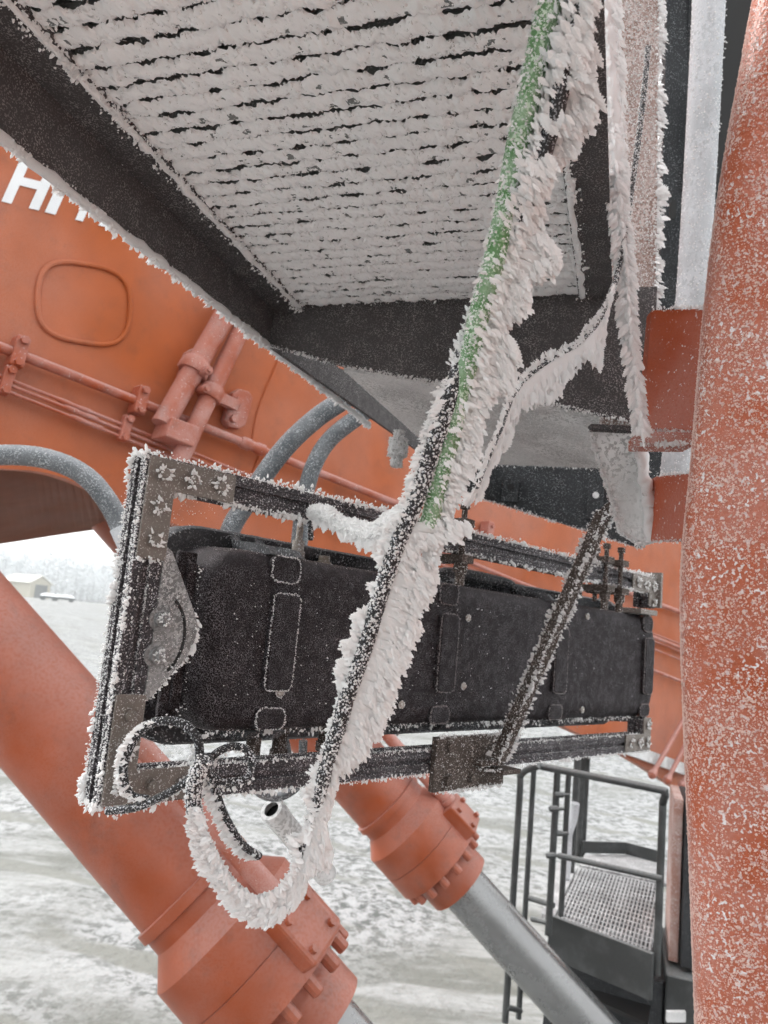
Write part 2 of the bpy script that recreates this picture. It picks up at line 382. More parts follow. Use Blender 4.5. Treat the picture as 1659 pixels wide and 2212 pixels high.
def lump_tube(path, r0, amp, ns, seg=10, freq=60., seed=0.):
    """a bumpy frost sleeve round a path, returned as V, F"""
    path = np.asarray(path, float); n = len(path); mb = MB().tube(path, r0, seg, cap=True); V = np.array(mb.v)
    c = np.repeat(path, seg, axis=0); d = V - c; nz = fbm(V * freq + seed, 3)
    V = c + d * (1 + amp * (nz[:, None] - .5) * 2)
    T = MB(); T.v = list(V); T.f = mb.f; return T.tris()

def fin(rm, path, cont, thick, na, nc, amp=.5, seed=0., push=0.0):
    """closed bumpy sheet of fused rime between a cable path and an outer contour"""
    A = resample(path, na); B = resample(cont, na); t = np.linspace(0, 1, nc)
    G = A[:, None] * (1 - t)[None, :, None] + B[:, None] * t[None, :, None]
    arc = np.r_[0, np.cumsum(np.linalg.norm(np.diff(A, axis=0), axis=1))]; tan = nrm(np.gradient(A, axis=0))
    ph = arc / .0125 + 2.6 * fbm(np.stack([arc * 40, arc * 0 + seed, arc * 0], 1), 2); saw = ph - np.floor(ph)
    ph2 = arc / .0045 + 2 * fbm(np.stack([arc * 90, arc * 0 + seed + 5, arc * 0], 1), 2); saw2 = ph2 - np.floor(ph2)
    clump = np.clip((fbm(np.stack([arc * 30, arc * 0 + seed, arc * 0 + 3], 1), 2) - .56) * 1.9, -.55, .22)
    teeth = (saw - .55) * .40 + (saw2 - .5) * .10 + clump
    W = B - A; G = G + (W * teeth[:, None])[:, None, :] * (t ** 1.6)[None, :, None] + (tan * np.linalg.norm(W, axis=1)[:, None] * (.30 * saw)[:, None])[:, None, :] * (t ** 2)[None, :, None]
    ridge = 1 - np.abs(2 * saw - 1)
    nz = fbm(G * 70 + seed, 3); th = thick * (1 - t[None, :] ** 2 * .85) * (.35 + amp * 1.7 * nz + .45 * ridge[:, None] * t[None, :])
    vd = nrm(-G)
    Fr = G + vd * th[..., None]; Bk = G - vd * th[..., None]
    V = np.vstack([Fr.reshape(-1, 3), Bk.reshape(-1, 3)]); o = na * nc; F = []
    for i in range(na - 1):
        for j in range(nc - 1):
            a = i * nc + j; F.append((a, a + nc, a + nc + 1, a + 1)); F.append((o + a, o + a + 1, o + a + nc + 1, o + a + nc))
        a = i * nc + nc - 1; F.append((a, a + nc, o + a + nc, o + a)); a = i * nc; F.append((a, o + a, o + a + nc, a + nc))
    rm.mesh(V, np.array(F)); return A, A + W * (1 + clump)[:, None]

def feathers(rm, A, B, n, ln, down=.5, tmin=.1, tmax=1.0, spread=.3, dj=.006, tpow=.7, face=.30, wr=(.38, .68)):
    """overlapping serrated plates over the strip between A (cable) and B (outer contour)"""
    k = rng.random(n) * (len(A) - 1.001); i = k.astype(int); f = (k - i)[:, None]
    a = A[i] * (1 - f) + A[i + 1] * f; b = B[i] * (1 - f) + B[i + 1] * f; tan = nrm(A[i + 1] - A[i])
    t = (tmin + (tmax - tmin) * rng.random(n) ** tpow)[:, None]; out = nrm(b - a); p = a + (b - a) * t
    tc = nrm(-p); p = p + tc * (rng.random((n, 1)) * 2 - .6) * dj
    d = out + tan * down + tc * rng.uniform(-.05, .28, (n, 1)) + rng.normal(size=(n, 3)) * spread * .8
    l = rng.uniform(ln[0], ln[1], n) * (.7 + .6 * rng.random(n)); wd = l * rng.uniform(*wr, n)
    x = nrm(np.cross(d, tc + rng.normal(size=(n, 3)) * face))
    rm.inst('feather', p - nrm(d) * l[:, None] * .55, d, np.stack([wd, wd * .9, l], 1), x)

# ================================================================== SETTING
GZ = -4.5
def ground():
    k = 170; t = np.linspace(-1, 1, k); g = np.sinh(t * 5.6) / math.sinh(5.6) * 900
    X, Y = np.meshgrid(g + 0, g + 12, indexing='ij'); d = np.hypot(X, Y - 12)
    rut = fbm(np.stack([(X * .47 + Y * .88) * 1.1, (X * .88 - Y * .47) * .12, X * 0], -1), 3) - .5
    z = GZ + (rut * .22 + (fbm(np.stack([X * .5, Y * .5, X * 0 + 4], -1), 3) - .5) * .25) * np.clip(1.2 - d / 90, 0, 1)
    far = np.clip((d - 45) / 70, 0, 1); z = z + far * far * (3 - 2 * far) * 3.7
    V = np.stack([X, Y, z], -1).reshape(-1, 3); m = MB(); m.v = list(V)
    m.f = [(i * k + j, (i + 1) * k + j, (i + 1) * k + j + 1, i * k + j + 1) for i in range(k - 1) for j in range(k - 1)]
    o = m.build('ground', 'snowy_ground', None, smooth=True, auto=180); o['kind'] = 'structure'
    o['label'] = 'snow covered gravel yard with wheel tracks'
ground()

def tree_proto(seed, pine):
    r = np.random.default_rng(seed); h = 1.0
    tr = MB().tube([(0, 0, 0), (.01, 0, .4), (0, .01, .8), (0, 0, .96)], [.022, .017, .009, .003], 6)
    for i in range(14):
        z = .22 + .7 * i / 14; a = r.random() * 6.28; l = (.30 * (1 - z) + .06) if pine else .22 * math.sin(min(1, (1.05 - z) * 1.6) * 1.6)
        tr.tube([(0, 0, z), (math.cos(a) * l, math.sin(a) * l, z + (.0 if pine else .10))], [.007, .002], 4)
    rm = Rime(); n = 300; z = r.random(n) ** .8 * .93 + .06
    rad = (.27 * (1 - z) + .02) if pine else .24 * np.sin(np.clip((1.04 - z) * 1.9, 0, 1.57)) + .01
    a = r.random(n) * 6.283; q = r.random(n) ** .5
    p = np.stack([np.cos(a) * rad * q, np.sin(a) * rad * q, z], 1) + r.normal(size=(n, 3)) * .015
    s_ = r.uniform(.03, .085, n); d = np.stack([np.cos(a), np.sin(a), np.where(pine, -.2, .5) + a * 0], 1) + r.normal(size=(n, 3)) * .4
    rm.inst('feather', p, d, np.stack([s_ * .7, s_ * .5, s_], 1)); return tr, rm
def forest():
    protos = []
    for s in range(4):
        tr, rm = tree_proto(s, s % 2 == 0); to = tr.build('trunk', 'bark_hazed'); co = rm.build('crown', None, 'tree_frost')
        protos.append((to, co)); 
    r = np.random.default_rng(5); spots = []
    for i in range(84):
        az = math.radians(-30.5 + 13 * ((i * .618) % 1)); dd = 190 + 90 * (i / 84); spots.append((math.sin(az) * dd, math.cos(az) * dd, r.uniform(6.5, 10.5) * dd / 190, i))
    first = set()
    for x, y, h, i in spots:
        k = i % 4; e = bpy.data.objects.new('frosted_tree', None); COL.objects.link(e)
        e.location = (x, y, GZ + 3.5); e.scale = (h * r.uniform(1.1, 1.7),) * 2 + (h,); e.rotation_euler = (0, 0, r.random() * 6.28)
        tag(e, 'frost covered tree in the pale treeline beyond the yard', 'tree', 'frosted trees far beyond the yard')
        for src in protos[k]:
            if k not in first: c = src
            else: c = src.copy(); COL.objects.link(c)
            c.parent = e
            if 'kind' in c.keys(): del c['kind']
        first.add(k)
forest()

def shed():
    dd = 165.0; r_ = ray(84, 1290); az = math.atan2(r_[0], r_[1]); c = np.array([math.sin(az) * dd, math.cos(az) * dd, GZ + 3.68])
    a = nrm(np.array([math.cos(az - .6), -math.sin(az - .6), 0])); b = np.cross(Z, a)
    t = thing('storage_shed', c, 'small tan storage shed with grey door at the far edge of the yard', 'shed')
    w_, l_, h_ = 4.4, 9.0, 2.9
    MB().prism([c - a * w_ / 2, c + a * w_ / 2, c + a * w_ / 2 + Z * h_, c + Z * (h_ + 1.3), c - a * w_ / 2 + Z * h_], b * l_).build('wall', 'shed_wall', t)
    for s in (-1, 1):
        p0 = c + a * s * (w_ / 2 + .35) + Z * (h_ - .2) - b * .3; p1 = c + Z * (h_ + 1.36) - b * .3; n_ = nrm(np.cross(p1 - p0, b)); n_ = n_ * np.sign(n_[2])
        MB().prism([p0 + n_ * .02, p1 + n_ * .02, p1 + n_ * .22, p0 + n_ * .22], b * (l_ + .6)).build('roof', 'shed_roof', t)
    d = MB().box(c - b * .04 + Z * 1.3 + a * .2, (a, b, Z), (2.6, .08, 2.6)).build('door', 'shed_door', t)
    for i in range(4): sub(d, MB().box(c - b * .10 + Z * (.35 + i * .62) + a * .2, (a, b, Z), (2.5, .04, .05)), 'rib', 'shed_door')
shed()
def snowbank():
    for px_, dd, L_, lab in ((104, 128, 2.6, 'flatbed trailer under snow parked in front of the tan shed'), (136, 132, 3.6, 'long low trailer under snow parked clear of the tan shed')):
        r_ = ray(px_, 1300); az = math.atan2(r_[0], r_[1]); c = np.array([math.sin(az) * dd, math.cos(az) * dd, GZ + 3.55]); a = nrm(np.array([math.cos(az), -math.sin(az), 0])); b = np.cross(Z, a)
        t = thing('flat_trailer', c, lab, 'trailer', 'trailers by the shed')
        MB().box(c + Z * .62, (a, b, Z), (L_, 2.0, .3)).build('bed', 'dark_vehicle', t, bevel=.04)
        for s in (-.32, .32):
            for q in (-1, 1): MB().rev(c + a * s * L_ + b * q * .9 - b * .12 + Z * .36, b, [(0, .3), (.02, .36), (.22, .36), (.24, .3)], 14).build('wheel', 'dark_vehicle', t)
        m = MB(); n = 13; g = np.linspace(-1, 1, n); V = []
        for x in g:
            for y in g: V.append(c + a * x * L_ * .5 + b * y * 1.0 + Z * (.775 + .38 * max(0, 1 - abs(x) ** 4) * max(0, 1 - y ** 4) * (.6 + .8 * float(vnoise(np.array([x * 3 + dd, y * 2, 0]))))))
        m.v = V; m.f = [(i * n + j, (i + 1) * n + j, (i + 1) * n + j + 1, i * n + j + 1) for i in range(n - 1) for j in range(n - 1)]
        m.build('snow', 'snow_cap', t, smooth=True, auto=180)
snowbank()

# ================================================================== EXCAVATOR BOOM
E1 = np.array([math.sin(math.radians(45)), math.cos(math.radians(45)), 0]); EN = np.array([E1[1], -E1[0], 0])   # EN points to the camera side
def bp(u, v, off=0.0): return on(u, v, EN, -3.0 + off)
def boom():
    o = bp(600, 1200); t = thing('excavator_boom', o, 'huge orange excavator boom with white lettering and pipes, filling the back', 'boom')
    low = smooth_path([bp(*p) for p in ((-700, 1075), (-260, 1020), (-80, 1012), (60, 1016), (130, 1030), (200, 1058), (260, 1094), (330, 1120), (420, 1150), (700, 1295), (1000, 1455), (1190, 1556), (1340, 1628), (1490, 1722), (1640, 1820))], 4)
    top = [low[-1] + Z * 5.2, low[0] + Z * 3.4]
    poly = list(low) + top; bk = -EN
    MB().prism(poly, bk * .06).build('side_plate', 'orange_boom', t)
    # bottom plate set in from the side plate, and far side plate
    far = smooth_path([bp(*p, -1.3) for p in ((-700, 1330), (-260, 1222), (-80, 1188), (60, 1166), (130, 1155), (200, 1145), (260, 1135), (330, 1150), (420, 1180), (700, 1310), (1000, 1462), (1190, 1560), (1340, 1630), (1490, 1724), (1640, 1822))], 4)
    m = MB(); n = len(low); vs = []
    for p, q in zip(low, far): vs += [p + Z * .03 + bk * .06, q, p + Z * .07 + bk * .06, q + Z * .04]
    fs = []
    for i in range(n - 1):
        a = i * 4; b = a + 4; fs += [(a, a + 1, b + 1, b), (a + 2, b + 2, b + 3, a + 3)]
    m.add(vs, fs).build('bottom_plate', 'boom_shade_brown', t)
    MB().prism(list(far) + [far[-1] + Z * 5.2, far[0] + Z * 3.6], bk * .06).build('side_plate', 'orange_boom', t)
    # weld seams
    for a in (((605, 770), (560, 880), (545, 950)), ((560, 985), (520, 1090), (505, 1150))):
        MB().tube(smooth_path([bp(*p, .004) for p in a], 6), .006, 6).build('weld_seam', 'orange_boom', t, smooth=True)
    # raised oval
    ov = []
    for k in range(48):
        an = 2 * math.pi * k / 48; ca, sa = math.cos(an), math.sin(an)
        x = 100 * np.sign(ca) * abs(ca) ** .62; y = 84 * np.sign(sa) * abs(sa) ** .72
        ov.append(bp(181 + x + y * -.06, 655 + y + x * .17, .004))
    ov.append(ov[0]); ov.append(ov[1])
    MB().tube(ov, .011, 8, cap=False).build('oval_ring', 'orange_boom', t, smooth=True)
    # lettering HITACHI, each letter flat on the plate
    def L_(poly, org, w_, h_):
        # baseline and stem directions as painted on the plate
        pts = []
        for x, y in poly:
            u = org[0] + x * w_ + y * h_ * .45; v = org[1] + x * w_ * .247 - y * h_
            pts.append(bp(u, v, .003))
        return pts
    sw = .27
    H = [[(0, 0), (sw, 0), (sw, 1), (0, 1)], [(1 - sw, 0), (1, 0), (1, 1), (1 - sw, 1)], [(sw, .41), (1 - sw, .41), (1 - sw, .59), (sw, .59)]]
    I = [[(0, 0), (1, 0), (1, 1), (0, 1)]]
    T = [[(.39, 0), (.61, 0), (.61, .82), (.39, .82)], [(0, .82), (1, .82), (1, 1), (0, 1)]]
    A = [[(0, 0), (.24, 0), (.62, 1), (.38, 1)], [(.76, 0), (1, 0), (.62, 1), (.5, .72)], [(.25, .22), (.78, .22), (.72, .38), (.31, .38)]]
    C = [[(.5 + .5 * math.cos(a_), .5 + .5 * math.sin(a_)) for a_ in np.linspace(.7, 5.58, 16)] + [(.5 + .28 * math.cos(a_), .5 + .28 * math.sin(a_)) for a_ in np.linspace(5.58, .7, 16)]]
    x, y = 2.5, 435.0
    for nm, sh, w_ in (('letter', H, 81), ('letter', I, 23), ('letter', T, 76), ('letter', A, 92), ('letter', C, 80), ('letter', H, 81), ('letter', I, 23)):
        m = MB()
        for q, pl in enumerate(sh): m.prism([p + EN * .0006 * q for p in L_(pl, (x, y), w_, 97)], EN * .0015)
        m.build(nm, 'letter_white', t); g_ = 3 if w_ in (76, 92) else 13; x += w_ + g_; y += (w_ + g_) * .247
    # pipes that run along the boom
    def pipe(pts, r, off, name='pipe', n=4, coup=()):
        path = [bp(*p, off) for p in pts]; ob = MB().tube(smooth_path(path, n) if len(path) > 2 else path, r, 14).build(name, 'orange_pipe', t, smooth=True)
        for c in coup:
            p0 = bp(*c, off); d = nrm(path[-1] - path[0])
            sub(ob, MB().rev(p0 - d * .07, d, [(0, r * 1.2), (.02, r * 1.55), (.05, r * 1.55), (.06, r * 1.25), (.09, r * 1.25), (.10, r * 1.5), (.135, r * 1.5), (.14, r * 1.2)], 12), 'coupling', 'orange_pipe', smooth=True)
        return ob
    pipe(((-420, 588), (38, 764), (300, 868), (545, 964), (820, 1074)), .0195, .06, coup=((545, 964),))
    pipe(((820, 1074), (1310, 1262), (1520, 1342)), .0195, .06)
    for k, (a, b) in enumerate((((-420, 646), (335, 945)), ((-420, 656), (335, 958)), ((-420, 671), (335, 973)))):
        pipe((a, b, (b[0] + 380, b[1] + 152), (1530, b[1] + 470 + k * 3)), .0068, .05, coup=((160 + k * 14, a[1] + 230 + k * 6),))
    pipe(((880, 1160), (1200, 1290), (1530, 1424)), .013, .06); pipe(((880, 1240), (1200, 1365), (1530, 1495)), .013, .06)
    # the two thick pipes with clamps
    pipe(((505, 640), (480, 690), (415, 805), (350, 918)), .048, .11); pipe(((545, 660), (520, 712), (455, 850), (392, 985), (360, 1050)), .040, .12)
    b = MB(); q = [bp(*p, .05) for p in ((338, 908), (398, 930), (384, 972), (324, 948))]; b.prism(q, EN * .13).build('pipe_block', 'orange_pipe', t, bevel=.006)
    def clampplate(c, hw, hh, lean, bolts):
        u, v = c; poly = [(-hw * .5, -hh), (hw * .5, -hh), (hw, -hh * .72), (hw, hh * .72), (hw * .5, hh), (-hw * .5, hh), (-hw, hh * .72), (-hw, -hh * .72)]
        pts = [bp(u + x - y * lean, v + y + x * .25, .0) for x, y in poly]
        o_ = MB().prism(pts, EN * .045).build('clamp_plate', 'orange_pipe', t, bevel=.005)
        for s in bolts:
            c0 = bp(u - s * lean, v + s, .044); sub(o_, MB().rev(c0, EN, [(0, .030), (.006, .030), (.006, .019), (.03, .019)], 6), 'bolt', 'orange_pipe')
    clampplate((505, 886), 22, 40, .28, (-19, 19)); clampplate((408, 798), 22, 40, .28, (-24, 24))
    def saddle(u, v, ln, w_, off, h_):
        c = bp(u, v, off); d = nrm(bp(u + 30, v + 12, off) - bp(u, v, off)); p_ = nrm(np.cross(EN, d))
        o_ = MB().box(c, (d, p_, EN), (w_, ln, h_)).build('pipe_clamp', 'orange_pipe', t, bevel=.006)
        for s in (-.36, .36): sub(o_, MB().rev(c + p_ * s * ln + EN * h_ * .5, EN, [(0, .016), (.018, .016)], 6), 'bolt', 'orange_pipe')
    saddle(38, 762, .12, .05, .055, .07); saddle(300, 866, .12, .05, .055, .07); saddle(14, 822, .11, .04, .05, .04); saddle(270, 926, .11, .04, .05, .04)
    saddle(1050, 1160, .2, .06, .05, .07)
    for (u, v, du, dv, r_, off, plu, plv) in ((421, 795, -65, 115, .048, .11, 405, 790), (455, 850, -63, 137, .040, .12, 500, 872)):
        c = bp(u, v, off); d = nrm(bp(u + du, v + dv, off) - c); e_ = bp(plu, plv, .06)
        o_ = MB().rev(c - d * .03, d, [(0, r_ * 1.02), (0, r_ * 1.32), (.005, r_ * 1.38), (.055, r_ * 1.38), (.06, r_ * 1.32), (.06, r_ * 1.02)], 24, cap=False).build('pipe_clamp', 'orange_pipe', t, smooth=True)
        x_ = nrm(e_ - c); sub(o_, MB().box((c + e_) / 2 + x_ * r_ * .5, (x_, d, np.cross(x_, d)), (np.linalg.norm(e_ - c) + .02, .05, .05)), 'arm', 'orange_pipe')
        sub(o_, MB().rev(c - x_ * r_ * 1.5 - d * .0, EN, [(-.03, .02), (.03, .02), (.03, .012), (.045, .012)], 8), 'bolt', 'orange_pipe')
    # grease rods hanging on the far end of the boom
    for k in range(3):
        a = bp(1482 + k * 24, 1545 + k * 16, .12); b = bp(1412 + k * 32, 1668 + k * 12, .12)
        r_ = MB().tube([a, b], .020, 10).build('grease_rod', 'orange_pipe', t, smooth=True)
        sub(r_, MB().rev(b, nrm(b - a), [(-.03, .02), (0, .034), (.04, .036), (.06, .02)], 10), 'rod_end', 'orange_pipe', smooth=True)
    st = [bp(*p, .03) for p in ((1300, 1590), (1340, 1600), (1520, 1665), (1520, 1690), (1330, 1622))]
    MB().prism(st, EN * .04).build('wear_strip', 'frosted_plate', t)
boom()

# ================================================================== CYLINDERS
def cylinder(p0, p1, k, label, blockdir, nb=16):
    """p0 upper end of barrel, p1 end face of the head; k metres: head radius"""
    d = nrm(p1 - p0); L_ = np.linalg.norm(p1 - p0); t = thing('hydraulic_cylinder', p1, label, 'cylinder', 'hydraulic cylinders below the boom')
    h = k
    MB().rev(p0, d, [(0, h * .735), (L_ - h * 1.62, h * .735)], 56, cap=True).build('barrel', 'orange_cyl', t, smooth=True)
    MB().rev(p0 + d * (L_ - h * 1.62), d, [(0, h * .74), (.004, h * .79), (h * .14, h * .79), (h * .145, h * .75), (h * .34, h * .75)], 56).build('collar', 'orange_cyl', t, smooth=True)
    hd = MB().rev(p0 + d * (L_ - h * 1.30), d, [(0, h * .745), (h * .30, h * 1.0), (h * .80, h * 1.0), (h * .803, h * .985), (h * .815, h * .985), (h * .818, h * 1.0), (h * 1.3, h * 1.0), (h * 1.3, h * .60)], 64).build('head', 'orange_cyl', t, smooth=True, auto=25)
    ref = nrm(np.cross(d, Z)); w_ = np.cross(d, ref)
    bm = MB().rev(p1 + ref * 0, d, [(0, h * .082), (h * .20, h * .082), (h * .215, h * .070)], 10); proto = None
    for i in range(nb):
        a = 2 * math.pi * (i + .3) / nb; c = p1 + (ref * math.cos(a) + w_ * math.sin(a)) * h * .885
        if proto is None: proto = bm.build('bolt', 'orange_cyl', t, smooth=True); ob = proto
        else: ob = proto.copy(); COL.objects.link(ob)
        ob.parent = hd; ob.location = tuple(c - p1)
    MB().rev(p1, d, [(0, h * .70), (h * .62, h * .70), (h * .63, h * .55)], 48).build('gland', 'orange_cyl', t, smooth=True)
    MB().rev(p1 + d * h * .6, d, [(0, h * .50), (h * 7.5, h * .50)], 48).build('rod', 'steel_rod', t, smooth=True)
    # port block on the head
    bd = nrm(blockdir - d * (blockdir @ d)); sd_ = np.cross(d, bd); c = p1 - d * h * .42 + bd * h * 1.06
    pb = MB().box(c, (d, bd, sd_), (h * .72, h * .30, h * .62)).build('port_block', 'orange_cyl', t, bevel=.012)
    for x in (-.2, .2):
        for y in (-.2, .2): sub(pb, MB().rev(c + d * h * (x + .02) + sd_ * h * y + bd * h * .15, bd, [(0, h * .05), (h * .07, h * .05)], 8), 'bolt', 'orange_cyl')
    MB().rev(c - d * h * .36, -d, [(0, h * .17), (h * .10, h * .17), (h * .11, h * .13), (h * 2.6, h * .12)], 18).build('feed_pipe', 'orange_pipe', t, smooth=True)
    return t
q0, q1 = P(-342, 1043, 2.62), P(604, 2130, 2.36)
cylinder(q0, q1, 180 * 2.36 / FPX, 'thick orange cylinder barrel running diagonally at lower left, end cap ringed by bolts', RT * .8 + UP * .45 - FW * .55)
q0, q1 = P(150, 975, 4.45), P(948, 1858, 4.2)
cylinder(q0, q1, 104 * 4.2 / FPX, 'orange cylinder under the black case with its pale steel rod running to lower right', RT * .75 + UP * .6 - FW * .3)
def feed_tube():
    # pale tube beside the near cylinder, open end up
    a, b = P(586, 1748, 1.55), P(700, 1885, 1.68); t = thing('pale_tube', b, 'short pale grey steel tube slanting below the frame toward the near cylinder', 'tube')
    d = nrm(b - a); MB().rev(a, d, [(.0, .016), (.0, .024), (.008, .027), (.03, .027), (.032, .025), (.26, .025)], 24, cap=False).build('tube_wall', 'frosted_plate', t, smooth=True)
    MB().rev(a + d * .02, d, [(0, .0235), (.01, .0235)], 20).build('bore_end', 'black_void', t)
feed_tube()

# ================================================================== ACCESS PLATFORM beyond the cylinders
DZ = -1.65
def dk(u, v, z=DZ): r = ray(u, v); return r * (z / r[2])
def vert(u, v, d, vtop):
    b = P(u, v, d); lo, hi = 0.0, 4.0
    for _ in range(40):
        m = (lo + hi) / 2
        if px(b + Z * m)[1] > vtop: lo = m
        else: hi = m
    return b, b + Z * lo
def access():
    o = dk(1320, 2000); t = thing('access_platform', o, 'dark grey access platform with tubular handrails and mesh deck at lower right', 'platform')
    A, B, C, D = dk(1250, 1873), dk(1432, 1912), dk(1405, 2062), dk(1200, 1984)
    # deck bars: bearing bars run front to back, cross bars side to side
    nb = 24
    dirs = nrm(((A - D) + (B - C)) / 2)
    for i in range(nb):
        f = (i + .5) / nb; a = D + (C - D) * f; b = A + (B - A) * f; d = nrm(b - a); s = np.cross(Z, d)
        MB().box((a + b) / 2 - Z * .02, (d, s, Z), (np.linalg.norm(b - a), .0085, .04)).build('deck_bar', 'deck_bar', t)
    for j in range(17):
        f = j / 16; a = D + (A - D) * f; b = C + (B - C) * f; d = nrm(b - a); s = np.cross(Z, d)
        MB().box((a + b) / 2 - Z * .012, (d, s, Z), (np.linalg.norm(b - a), .016, .02)).build('cross_bar', 'deck_bar', t)
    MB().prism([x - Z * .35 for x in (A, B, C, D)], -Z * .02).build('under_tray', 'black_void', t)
    # fascia and the body below it
    f0 = nrm(C - D); out = nrm(np.cross(f0, Z)); out = out * (-1 if out @ FW > 0 else 1)
    MB().box((C + D) / 2 - Z * .10 + out * .02, (f0, out, Z), (np.linalg.norm(C - D) + .05, .03, .24)).build('fascia', 'rail_paint', t, bevel=.004)
    MB().prism([dk(1190, 2058, DZ - .22) , dk(1432, 2124, DZ - .22), dk(1432, 2124, DZ - .22) + Z * -1.6, dk(1150, 2080, DZ - .22) + Z * -1.6], -out * .9).build('body_box', 'dark_panel', t)
    # left frosted margin of the deck
    MB().prism([A + (A - B) * .02, D + (D - C) * .02, D + (D - C) * .16, A + (A - B) * .28], -Z * .03).build('deck_margin', 'deck_bar', t)
    MB().prism([dk(1252, 1868) , dk(1440, 1908), dk(1440, 1862), dk(1352, 1846), dk(1262, 1846)], -Z * .03).build('deck_margin', 'deck_bar', t)
    # toe board at the back
    tb = [dk(1258, 1842), dk(1350, 1844), dk(1432, 1866)]
    for a, b in zip(tb[:-1], tb[1:]):
        d = nrm(b - a); MB().box((a + b) / 2 + Z * .045, (d, np.cross(Z, d), Z), (np.linalg.norm(b - a), .02, .09)).build('toe_board', 'rail_paint', t)
    R_ = .021
    def post(u, v, d, vtop, r=R_):
        a, b = vert(u, v, d, vtop); MB().tube([a, b], r, 12).build('post', 'rail_paint', t, smooth=True); return a, b
    # gate loop: two tall posts that run on down as the ladder stiles
    l0, l1 = vert(1091, 2208, 4.62, 1675); r0, r1 = vert(1418, 2106, 4.22, 1735)
    top = smooth_path([l0, l0 * .1 + l1 * .9, l1, P(1160, 1656, 4.60), P(1190, 1660, 4.57), P(1410, 1703, 4.26), P(1436, 1713, 4.235), r1, r1 * .9 + r0 * .1, r0], 8)
    MB().tube(top, R_, 12).build('handrail', 'rail_paint', t, smooth=True)
    s0, s1 = vert(1120, 2200, 4.75, 1663); MB().tube([s0, s1], R_ * .85, 12).build('post', 'rail_paint', t, smooth=True)
    post(1184, 2020, 4.50, 1668); post(1211, 1985, 4.7, 1673, R_ * .85)
    for (u, v, d, vt) in ((1232, 1918, 5.6, 1640), (1249, 1850, 6.2, 1632), (1258, 1850, 6.4, 1628)): post(u, v, d, vt, .024)
    for (a, b) in (((1206, 1848, 4.5), (1430, 1898, 4.24)), ((1144, 1940, 4.7), (1196, 1956, 4.55)), ((1150, 1985, 4.7), (1184, 1993, 4.5)), ((1095, 2175, 4.62), (1124, 2184, 4.75)), ((1110, 2060, 4.62), (1140, 2068, 4.75))):
        MB().tube([P(*a), P(*b)], R_ * .8, 10).build('rail', 'rail_paint', t, smooth=True)
    for (u, v, d) in ((1204, 1747, 4.52), (1198, 1848, 4.5), (1216, 1717, 4.6), (1214, 1800, 4.6)):
        c = P(u, v, d); MB().rev(c, RT, [(-.05, .012), (-.045, .018), (.0, .018), (.005, .010), (.04, .010)], 8).build('hinge_pin', 'rail_paint', t)
    # white hose along the back posts
    MB().tube(smooth_path([P(1243, 1735, 5.4), P(1238, 1770, 5.4), P(1228, 1800, 5.35), P(1225, 1850, 5.3), P(1222, 1900, 5.2)], 6), .03, 10).build('grab_rail', 'white_pipe', t, smooth=True)
access()
def cabinet():
    o = P(1480, 2080, 4.1); t = thing('equipment_cabinet', o, 'tall dark grey cabinet with orange edge behind the right end of the handrail', 'cabinet')
    a = P(1470, 2090, 4.4); bz = px(a)[2]; b = P(1600, 2120, 4.3); hv = Z * .90; dp = nrm(np.cross(Z, b - a)); dp = dp if dp @ FW > 0 else -dp
    MB().prism([a, b, b + hv, a + hv], dp * .7).build('body', 'dark_panel', t, bevel=.01)
    MB().prism([a - (b - a) * .20 + dp * .06, a - (b - a) * .03 + dp * .06, a - (b - a) * .03 + dp * .06 + hv * 1.02, a - (b - a) * .20 + dp * .06 + hv * 1.02], dp * .5).build('edge_panel', 'pink_frost', t, bevel=.006)
    MB().prism([a - (b - a) * .25 - Z * .9 - dp * .06, b - Z * .9 - dp * .06, b - Z * .03 - dp * .06, a - (b - a) * .25 - Z * .03 - dp * .06], dp * .8).build('base', 'rail_paint', t, bevel=.01)
    c = P(1460, 2195, 4.1); MB().box(c, (RT, FW, Z), (.10, .02, .05)).build('plate', 'frosted_plate', t)
cabinet()

# ================================================================== HOSES behind the frame
def hose(pts, r, label, grp='grey hydraulic hoses'):
    path = smooth_path([P(*p) for p in pts], 8); t = thing('hydraulic_hose', path[-1], label, 'hose', grp)
    h = MB().tube(path, r, 18); h.build('hose_body', 'grey_hose', t, smooth=True)
    rm = Rime(); rm.grains_on(h, 16000, (.0012, .0036), weight=lambda p, n: .25 + .6 * (n[:, 2] > .2)); rm.build('rime', t, 'rime_fine')
    return t, path
hose(((840, 800, 2.5), (735, 868, 2.5), (680, 906, 2.5), (622, 960, 2.5), (572, 1024, 2.5), (530, 1090, 2.5), (500, 1140, 2.5), (470, 1230, 2.5)), .033, 'thicker frosted grey hose curving down behind the top rail')
hose(((880, 830, 2.5), (770, 903, 2.5), (712, 950, 2.5), (678, 1005, 2.5), (658, 1075, 2.5), (648, 1160, 2.5), (640, 1230, 2.5)), .028, 'thinner frosted grey hose beside it, dropping behind the case lid')
t_, p_ = hose(((-70, 992, 2.0), (0, 983, 2.0), (80, 987, 2.0), (150, 1008, 2.0), (200, 1042, 2.0), (240, 1095, 2.0), (262, 1140, 2.0)), .027, 'frosted grey hose arching in from the left edge to the frame post')
MB().tube([p_[-1] - (p_[-1] - p_[-3]) * .2, p_[-1] + nrm(p_[-1] - p_[-3]) * .09], .030, 16).build('end_fitting', 'white_pipe', t_, smooth=True)
hose(((655, 1600, 1.42), (652, 1660, 1.42), (640, 1700, 1.42), (600, 1722, 1.42), (560, 1712, 1.40), (545, 1680, 1.38)), .008, 'thin frosted hose bending under the lower rail beside the cable loop')
hose(((540, 1560, 1.5), (600, 1580, 1.5), (618, 1640, 1.5), (612, 1700, 1.5)), .012, 'short dark frosted hose hanging under the case beside the lower rail')

